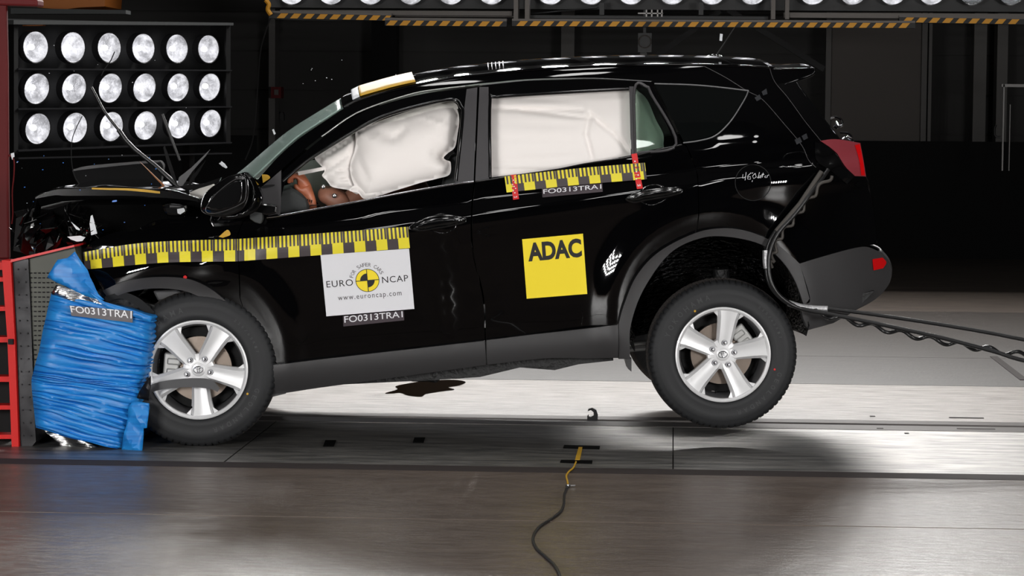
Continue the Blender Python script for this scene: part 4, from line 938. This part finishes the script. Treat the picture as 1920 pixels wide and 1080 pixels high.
# frames and hazard-striped beams
def hazard(name, x0, y0, x1, y1, hpx, Y, ph=0, top=6, label=None):
    e = empty(name, loc=at(x0, y0, Y), label=label, cat='warning beam'); O = Vector(e.location)
    def Q(x, v): t = (x-x0)/(x1-x0); return at(x, y0+(y1-y0)*t+v, Y)-O
    mb = MB(); a = [Q(x0, -top), Q(x1, -top), Q(x1, 0), Q(x0, 0)]; mb.add(a+[p+Vector((0, .2, 0)) for p in a], [(3, 2, 1, 0), (4, 5, 6, 7), (1, 0, 4, 5), (2, 1, 5, 6), (3, 2, 6, 7), (0, 3, 7, 4)][:6])
    mb.build('beam', M['beam'], e, smooth=0)
    a = [Q(x0, 0), Q(x1, 0), Q(x1, hpx), Q(x0, hpx)]; mb = MB().add([p+Vector((0, -.004, 0)) for p in a]+[p+Vector((0, .1, 0)) for p in a], [(3, 2, 1, 0), (4, 5, 6, 7), (1, 0, 4, 5), (2, 1, 5, 6), (3, 2, 6, 7), (0, 3, 7, 4)])
    x = x0+ph
    while x < x1-3:
        w2 = min(14, x1-8-x)
        if w2 > 3:
            v = [Q(x, hpx-.4), Q(x+w2, hpx-.4), Q(x+w2+8, .4), Q(x+8, .4)]; mb.add([p+Vector((0, -.007, 0)) for p in v], [(0, 1, 2, 3)], 1)
        x += 24.7
    mb.build('hazard_stripe', [M['hazb'], M['hazy']], e, smooth=0); return e
hazard('striped_beam', 505, 24, 734, 29, 10, TY-.3, 14, 4, 'black and yellow striped beam at the left end of the overhead bank')
hazard('striped_beam', 722, 38, 950, 40, 10, TY-.32, 2, 5, 'short striped beam left of the middle, under the lamps')
hazard('striped_beam', 960, 39, 1716, 43, 10, TY-.34, 8, 4, 'longest black and yellow striped beam over the car roof')
hazard('striped_beam', 1686, 32, 1925, 36, 10, TY-.3, 6, 3, 'black and yellow striped beam at the right end of the overhead bank')
bf = empty('lamp_frame', loc=at(960, 30, TY), label='grey steel frame carrying the overhead bank', cat='frame'); BO = Vector(bf.location)
tbox('rail', 525, 21, 960, 27, TY-.2, TY-.1, M['beam'], bf, BO); tbox('rail', 740, 24, 965, 31, TY-.1, TY, M['beam'], bf, BO)
tbox('rail', 1470, 26, 1925, 33, TY-.25, TY-.1, M['beam'], bf, BO); tbox('rail', 990, 31, 1440, 34, TY-.1, TY, M['housing'], bf, BO)
for x in (963, 984, 1446, 1472): tbox('upright', x, -60, x+9, 36, TY-.3, TY-.12, M['beam'], bf, BO)
for x in (1124, 1310): tbox('hanger', x, 5, x+9, 28, TY-.1, TY, M['dark'], bf, BO)
# pulley camera box, braces
cb = empty('hanging_box', loc=at(1209, 85, TY+1), label='small dark speaker-like box hanging under the striped beam', cat='box'); CO = Vector(cb.location)
tbox('case', 1196, 62, 1222, 98, TY+.2, TY+.4, M['dark'], cb, CO); tbox('clamp', 1200, 96, 1213, 112, TY+.25, TY+.35, M['dark'], cb, CO); tbox('stem', 1206, 12, 1212, 64, TY+.28, TY+.32, M['dark'], cb, CO)
c = at(1209, 78, TY+.19)-CO; MB().lathe([(.05, 0), (.055, -.01), (.06, 0)], 20, 0, Matrix.Translation(c)).build('round_port', M['beam'], cb)
mb = MB(); mb.box(at(1196, 26, TY-.4), at(1243, 24, TY-.4)+Vector((0, .03, 0)))
for x in (1212, 1222, 1233, 1241): p = at(x, 25, TY-.39); mb.box(p-Vector((.006, .01, .03)), p+Vector((.006, .01, .03)))
tag(mb.build('pulley_rod', M['steelw'], None, smooth=0), 'small pale rod with pegs between the lamps and the striped beam', 'rod')
for q, nm, lb_ in (((1350, 20, 1228, 108), 'diagonal_brace', 'dark diagonal brace left of the antenna'), ((1365, 18, 1545, 130), 'diagonal_brace', 'dark diagonal brace right of the antenna')):
    tag(MB().bar(at(q[0], q[1], TY+.4), at(q[2], q[3], TY+.4), .05).build(nm, M['matte'], None, smooth=0), lb_, 'brace')
for i, (pts) in enumerate((((508, 32), (498, 60), (488, 100), (482, 180), (474, 260), (460, 300)), ((514, 35), (560, 37), (640, 38)), ((948, 22), (1000, 25), (1060, 20), (1120, 14)))):
    tag(MB().tube(crv3([at(x, y, TY-.1+.05*i) for x, y in pts], 5), .006, 6).build('hanging_cable', M['dark']), ['thin dark cable hanging down at the left of the striped beam', 'dark cable sagging below the left striped beam', 'dark cable sagging between the lamp frames'][i], 'cable')
hk = MB().tube(crv3([at(x, y, TY-.4) for x, y in ((498, 0), (504, 8), (502, 18), (508, 28))], 5), .02, 8).build('beam_hook', M['hazy']); tag(hk, 'small yellow hook at the left end of the striped beam', 'hook')
# ================================================================== hall: walls, posts, doors
WY = 18.0
def wall(name, x0, x1, z0, z1, Y0, Y1, mt, **k): return tag(MB().box((x0, Y0, z0), (x1, Y1, z1)).build(name, mt, smooth=0), kind='structure', **k)
xa = lambda px, Y: at(px, 300, Y).x
mb = MB(); mb.box((-16, WY+.05, -.3), (16, WY+.3, 9))
z = 0
while z < 9:   # corrugated cladding boards
    mb.box((-16, WY, z+.01), (16, WY+.08, z+.44)); z += .45
tag(mb.build('wall_back', M['wall'], smooth=0), kind='structure')
wall('wall_left', -16.3, -16, -.3, 9, -16, WY, M['wall']); wall('wall_right', 16, 16.3, -.3, 9, -16, WY, M['wall']); wall('wall_front', -16, 16, -.3, 9, -16.3, -16, M['wall'])
wall('ceiling', -16, 16, 9, 9.2, -16.3, WY+.3, M['wall'])
# right side: pale door panel, posts, low black curtain
dY = 17.2
wall('door_1', xa(1556, dY), xa(1724, dY), 1.0, 2.95, dY, dY+.1, M['wallp'])
for i, (x0, x1, m_) in enumerate(((1545, 1555, 'post'), (1724, 1734, 'post'), (1737, 1743, 'post'))): wall('trim_%d' % (i+1), xa(x0, dY), xa(x1, dY), .2, 3.4, dY-.06, dY+.1, M[m_])
for i, (x0, x1) in enumerate(((1828, 1852), (1872, 1892), (1048, 1073), (496, 508), (690, 737))):
    wall('trim_%d' % (i+4), xa(x0, dY), xa(x1, dY), 0, 8.9, dY+.3, dY+.6, M['post'] if x0 not in (690,) else M['wallb'])
z265 = at(1750, 265, 16.9).z
cu_ = tag(MB().box((xa(1380, 16.9), 16.9, 0), (15.8, 16.96, z265)).build('low_curtain', M['wallb'], smooth=0), 'low black curtain along the floor at the right', 'curtain')
cu_2 = tag(MB().box((-15.8, 16.9, 0), (xa(480, 16.9), 16.96, z265)).build('low_curtain', M['wallb'], smooth=0), 'low black curtain along the floor at the left behind the lamp bank', 'curtain')
rk = empty('rack', loc=(xa(1895, 15), 15, z265), label='pale aluminium rack frame at the right edge above the curtain', cat='rack'); RO = Vector(rk.location)
tbox('upright', 1878, 158, 1884, 320, 15, 15.04, M['steelw'], rk, RO); tbox('upright', 1891, 196, 1895, 320, 15, 15.04, M['steelw'], rk, RO); tbox('top_bar', 1878, 158, 1940, 163, 15, 15.04, M['steelw'], rk, RO)
tbox('upright', 1930, 158, 1936, 320, 15, 15.04, M['steelw'], rk, RO)
MB().tube([at(x, y, 14.99)-RO for x, y in ((1868, 234), (1865, 240), (1865, 252), (1868, 257), (1876, 257))], .01, 6).build('handle', M['dark'], rk)
sg = empty('wall_box', loc=at(517, 173, WY-.6), label='small dim square box on the back wall above the bonnet', cat='box'); SO = Vector(sg.location)
tbox('frame', 508, 163, 527, 184, WY-.7, WY-.5, M['redd'], sg, SO); tbox('dial', 514, 168, 522, 178, WY-.72, WY-.7, M['beam'], sg, SO)
for i in range(3):
    o = wprism('gas_bottle', [(500+i*12, 226), (500+i*12, 214), (503+i*12, 210), (506+i*12, 210), (508+i*12, 214), (508+i*12, 226)], WY-.08, WY+.01, M['dark'], label=('leftmost', 'middle', 'rightmost')[i]+' of three small dim bottles in the dark behind the bonnet', cat='bottle')
# ================================================================== floor
def fl(name, Y0, Y1, mt, z=0, x0=-16, x1=16, th=.3, **k):
    return tag(MB().box((x0, Y0, z-th), (x1, Y1, z)).build(name, mt, smooth=0), kind='structure', **k)
FY = lambda py, px=1260: floor_at(px, py).y
fl('floor', -16, WY+.3, M['groove'], -.02)
g = .008
y1, y2, y3 = FY(981), FY(890), FY(880)
fl('floor', -16, y1-g, M['concrete'], th=.019); fl('floor', y1+g, y2-.004, M['concrete'], th=.019)
fl('trim_10', y2, y3, M['groove'], .001, th=.02)
xs_ = floor_at(1262, 840).x; xl_ = floor_at(413, 872).x
yr0, yr1, yr2, yr3 = FY(801), FY(792), FY(790), FY(783)
for x0, x1 in ((-16, xl_-.004), (xl_+.004, xs_-.003), (xs_+.003, 16)): fl('floor', y3, yr0, M['plate'], x0=x0, x1=x1, th=.019)
fl('trim_11', yr0+.004, yr1-.004, M['rail'], .002, th=.02); fl('trim_12', yr2+.02, yr3, M['rail'], .002, th=.02)
ya, yb = FY(716), FY(664)
fl('floor', yr3+.006, ya-.012, M['plate2'], th=.019); fl('floor', ya+.006, yb-.008, M['floorg'], th=.019)
yc = FY(578); fl('floor', yb+.006, yc, M['floorg'], th=.019); fl('floor', yc, WY+.2, M['floorb'], th=.019)
# slots in the rail plates at the right and small marks
mb = MB()
for x, y, l in ((1636, 780, 10), (1812, 783, 66), (1650, 803, 12), (1830, 804, 70), (1700, 812, 8)):
    c = floor_at(x, y, .003); mb.box(c-Vector((l/F*13.9/2, .012, .001)), c+Vector((l/F*13.9/2, .012, .0006)))
tag(mb.build('trim_13', M['groove'], smooth=0), kind='structure')
def lay(name, pts, mt, z=.0015, th=.003, zb=None, **k):   # flat thing on the floor
    a = [floor_at(x, y, z+th) for x, y in pts]; n = len(a); b = [Vector((p.x, p.y, z if zb is None else zb)) for p in a]
    ar = sum(a[i].x*a[(i+1) % n].y-a[(i+1) % n].x*a[i].y for i in range(n)); fs = [tuple(range(n)), tuple(range(2*n-1, n-1, -1))]+[((i+1) % n, i, i+n, (i+1) % n+n) for i in range(n)]
    if ar < 0: fs = [f[::-1] for f in fs]
    return tag(MB().add(a+b, fs).build(name, mt, smooth=0), **k)
lay('floor_tape', [(1058, 834), (1125, 836), (1124, 841), (1056, 839)], M['btape'], zb=0, label='black tape strip over the far end of the yellow switch', cat='tape')
lay('floor_tape', [(1052, 862), (1111, 863), (1110, 868), (1050, 866)], M['btape'], zb=0, label='black tape strip over the near end of the yellow switch', cat='tape')
sw_ = empty('contact_switch', loc=floor_at(1085, 850), label='yellow contact strip taped to the floor with a black lead', cat='switch'); WO = Vector(sw_.location)
a = [floor_at(x, y, .006)-WO for x, y in ((1085, 838), (1092, 838), (1087, 862), (1078, 862))]
MB().add(a+[p-Vector((0, 0, .006)) for p in a], [(3, 2, 1, 0)[::-1], (4, 5, 6, 7), (0, 1, 5, 4), (1, 2, 6, 5), (2, 3, 7, 6), (3, 0, 4, 7)]).build('strip', M['gold'], sw_, smooth=0)
MB().tube(crv3([floor_at(x, y, .006)-WO for x, y in ((1080, 866), (1075, 877), (1067, 884), (1062, 892), (1064, 902), (1065, 909))], 5), .004, 8).build('yellow_wire', M['gold'], sw_, smooth=60)
q = floor_at(1065, 911, .008)-WO
MB().sphere(q, (.012, .016, .008), 6).tube([q, q+Vector((.03, .01, .0))], .004, 6).build('connector', M['satin'], sw_)
MB().tube(crv3([floor_at(x, y, .006)-WO for x, y in ((1064, 912), (1058, 928), (1057, 945), (1050, 960), (1030, 975), (1011, 988), (1001, 1002), (1000, 1016), (1008, 1030), (1022, 1043), (1038, 1058), (1048, 1075), (1052, 1100))], 7), .0055, 8).build('lead', M['cable'], sw_, smooth=60)
lay('floor_marker', [(610, 825), (630, 825), (626, 836), (606, 836)], M['btape'], zb=0, label='small black square on the floor nearest the front wheel', cat='marker')
lay('floor_marker', [(777, 820), (797, 820), (794, 829), (774, 829)], M['btape'], zb=0, label='small black square on the floor below the front door', cat='marker')
pud = crv([(722, 737), (745, 730), (742, 724), (770, 718), (800, 714), (850, 712), (873, 716), (862, 722), (840, 726), (852, 730), (830, 733), (800, 738), (790, 743), (765, 741), (750, 736), (738, 737)], 4, True)
lay('liquid_puddle', [tuple(p) for p in pud], M['liquid'], z=0, th=.003, label='dark brown leaked liquid on the floor below the car', cat='puddle')
hkq = [(1101, 792), (1101, 780), (1104, 777), (1104, 781), (1108, 782), (1113, 779), (1113, 773), (1108, 769), (1102, 771), (1103, 767), (1110, 765), (1118, 769), (1121, 778), (1120, 792)]
Yh = FY(790)+.01; hkp = [at(x, y, Yh) for x, y in hkq]; n = len(hkp)
tag(MB().add(hkp+[p+Vector((0, .02, 0)) for p in hkp], [tuple(range(n)), tuple(range(2*n-1, n-1, -1))]+[((i+1) % n, i, i+n, (i+1) % n+n) for i in range(n)]).build('tow_hook', M['dark'], smooth=0), 'small dark hook standing in the floor rail under the car', 'hook')
dl = floor_at(1863, 669); dr = floor_at(1920, 713); dr2 = dl+(dr-dl)*1.5
mb = MB().bar(Vector((dl.x, dl.y, .002)), Vector((dr.x, dr.y, .002)), .05, .004); tag(mb.build('trim_14', M['groove'], smooth=0), kind='structure')
# scratches and specks on the floor
rnd = random.Random(11)
# ================================================================== cables from the tail
cb_ = empty('cable_bundle', loc=(0, 0, 0), label='bundle of dark cables running from the tail lamp down and off to the right', cat='cable')
def wp(px, py, off):   # world point standing off the car side
    return CARM @ LS(px, py, off)
e1 = [wp(1553, 318, -.03), wp(1530, 350, -.04), wp(1500, 388, -.04), wp(1470, 418, -.045), wp(1450, 440, -.05), wp(1438, 470, -.06), wp(1437, 505, -.08), wp(1443, 532, -.09), wp(1460, 555, -.09), wp(1485, 572, -.09), wp(1520, 578, -.1)]
Yc = e1[-1].y
MB().tube(crv3(e1+[at(1560, 580, Yc), at(1640, 590, Yc), at(1760, 608, Yc-.02), at(1860, 625, Yc-.03), at(1960, 644, Yc-.05), at(2300, 700, Yc), at(2700, 752, Yc+.2)], 6), .010, 8).build('upper_cable', M['cable'], cb_, smooth=60)
e2 = [wp(1547, 325, -.02), wp(1520, 362, -.05), wp(1490, 402, -.06), wp(1458, 438, -.065), wp(1443, 475, -.08), wp(1442, 510, -.1), wp(1450, 538, -.11), wp(1468, 560, -.11), wp(1500, 578, -.11)]
MB().tube(crv3(e2+[at(1560, 590, Yc-.03), at(1640, 606, Yc-.03), at(1760, 632, Yc-.05), at(1860, 658, Yc-.07), at(1960, 684, Yc-.1), at(2300, 735, Yc-.1), at(2700, 775, Yc)], 6), .0105, 8).build('lower_cable', M['cable'], cb_, smooth=60)
e3 = []
for i in range(60):
    t = i/59; a = crv([(1560, 328), (1520, 370), (1490, 410), (1462, 445), (1450, 480), (1447, 500)], 12); p = a[int(t*(len(a)-1))]
    e3.append(wp(p.x+3.5*math.sin(i*.75), p.y+3.5*math.sin(i*.75+.5), -.05))
MB().tube(e3, .008, 8).build('wavy_cable', M['cabled'], cb_, smooth=60)
e4 = [at(1540+x, 588+x*.205+5*math.sin(x*.115)+(6*math.sin(x/380*PI)), Yc-.02+.015*math.cos(x*.13)) for x in range(0, 400, 4)]
MB().tube(e4, .0095, 8).build('wavy_cable', M['cable'], cb_, smooth=60)
MB().tube(crv3([wp(1436, 470, -.06), wp(1436, 490, -.075), wp(1438, 503, -.08)], 4), .016, 10).build('silver_wrap', M['silvertape'], cb_, smooth=60)
MB().tube(crv3([wp(1478, 568, -.09), wp(1500, 575, -.1), wp(1525, 578, -.1), at(1552, 579, Yc)], 4), .015, 10).build('silver_wrap', M['silvertape'], cb_, smooth=60)
MB().tube([wp(1540, 322, -.03), wp(1500, 382, -.05), wp(1455, 434, -.055)], .012, 8).build('grey_hose', M['cabled'], cb_, smooth=60)
# ================================================================== flying bits
def chip(px, py, Y, s, mt, name, rz=0, **k):
    c = at(px, py, Y); r = random.Random(int(px*7+py)); mb = MB(); pts = []
    for i in range(5):
        a = 2*PI*i/5+rz; pts.append(Vector((s[0]*math.cos(a)*r.uniform(.7, 1), r.uniform(-.001, .001), s[1]*math.sin(a)*r.uniform(.7, 1))))
    mb.add([c+p for p in pts]+[c+p+Vector((0, .002, 0)) for p in pts], [(0, 1, 2, 3, 4), (9, 8, 7, 6, 5)]+[((i+1) % 5, i, i+5, (i+1) % 5+5) for i in range(5)])
    return tag(mb.build(name, mt, smooth=0), **k)
wprism('flying_chip', [(1350, 63), (1355, 64), (1354, 77), (1349, 76)], .8, .805, M['shard'], label='white chip in the air beside the roof antenna', cat='chip')
wprism('flying_chip', [(510, 243), (513, 242), (517, 251), (514, 253)], .5, .505, M['shard'], label='white chip in the air above the windscreen', cat='chip')
tag(MB().tube([at(x, y, .3) for x, y in ((424, 314), (418, 311), (412, 306), (415, 304), (420, 308), (425, 315))], .005, 6).build('flying_clip', M['shard']), 'white loop-shaped clip in the air above the door mirror', 'clip')
wprism('flying_chip', [(211, 376), (219, 375), (219, 378), (210, 379)], -.1, -.095, M['bshard'], label='largest bright blue chip, below the bonnet edge', cat='chip')
wprism('flying_chip', [(20, 288), (26, 286), (27, 294), (24, 295), (23, 300), (21, 294)], .9, .905, M['shard'], label='pale flake at the dark red column', cat='chip')
rnd = random.Random(21)
for i in range(22):
    chip(rnd.uniform(25, 330), rnd.uniform(285, 480), rnd.uniform(-.4, .2), (rnd.uniform(.002, .005), rnd.uniform(.0015, .003)), M['bshard'], 'blue_flake', rnd.uniform(0, 3), label='tiny blue flake flying round the crushed nose', cat='flake', group='tiny blue flakes in the air')
for i in range(46):
    x, y = (rnd.uniform(25, 430), rnd.uniform(60, 480)) if i < 34 else (rnd.uniform(560, 860), rnd.uniform(110, 190)-0)
    if x > 500: y = rnd.uniform(100, 165)-(x-560)*.12+20
    chip(x, y, rnd.uniform(-.4, .4), (rnd.uniform(.0015, .004), rnd.uniform(.001, .0025)), M['shard'], 'white_flake', rnd.uniform(0, 3), label='tiny white flake flying in the air', cat='flake', group='tiny white flakes in the air')
# ================================================================== lamp banks outside the picture
def outer_bank(name, centre, nv, up, nx, nz, sp, r, em, label):
    nv = Vector(nv).normalized(); up = Vector(up); rt_ = up.cross(nv).normalized(); up = nv.cross(rt_).normalized(); c = Vector(centre)
    e = empty(name, loc=c, label=label, cat='floodlight bank')
    mtx = Matrix((rt_, up, nv)).transposed().to_4x4()
    hw, hh = sp*(nx/2+.3), sp*(nz/2+.3)
    MB().box((-hw, -hh, -.3), (hw, hh, -.06), 0, mtx).build('housing', M['housing'], e, smooth=0)
    for i in range(nx):
        for j in range(nz):
            p = rt_*(sp*(i-(nx-1)/2))+up*(sp*(j-(nz-1)/2)); q = nv.to_track_quat('-Y', 'Z').to_matrix().to_4x4(); m_ = Matrix.Translation(p) @ q
            vs = [m_ @ Vector((r*math.cos(2*PI*k/10), 0, r*math.sin(2*PI*k/10))) for k in range(10)]
            o = MB().add(vs, [tuple(range(10))]).lathe([(r, 0), (r*1.05, -.01), (r*1.08, .1)], 10, 1, m_).build('lamp', [M[em], M['ledge']], e, smooth=0)
    return e
outer_bank('floodlight_bank', (.6, 1.2, 6.2), (0, -.03, -1), (0, 1, 0), 8, 5, .85, .2, 'e_over', 'overhead bank of floodlights above the car')
outer_bank('floodlight_bank', (-4.1, -9.8, 1.8), (.42, 1, -.08), (0, 0, 1), 7, 4, .34, .085, 'e_side', 'standing bank of floodlights left of the camera')
outer_bank('floodlight_bank', (6.6, -9.0, 1.8), (-.52, 1, -.08), (0, 0, 1), 7, 4, .34, .085, 'e_side', 'standing bank of floodlights right of the camera')
outer_bank('floodlight_bank', (.8, -5.2, 5.2), (0, 1, -1), (0, 0, 1), 5, 2, .9, .2, 'e_near', 'high bank of floodlights on the camera side of the car')
outer_bank('floodlight_bank', (-1.3, -9, 7.2), (.2, 1, -.6), (0, 0, 1), 8, 4, .42, .08, 'e_high', 'small high bank of floodlights added for the dots reflected in the car side')  # separate weak bank, added for the lamp grid reflected near the rear arch
outer_bank('floodlight_bank', (.3, 9.6, 5.6), (0, -1, -.5), (0, 0, 1), 14, 3, .5, .12, 'e_back', 'overhead bank of floodlights behind the car')
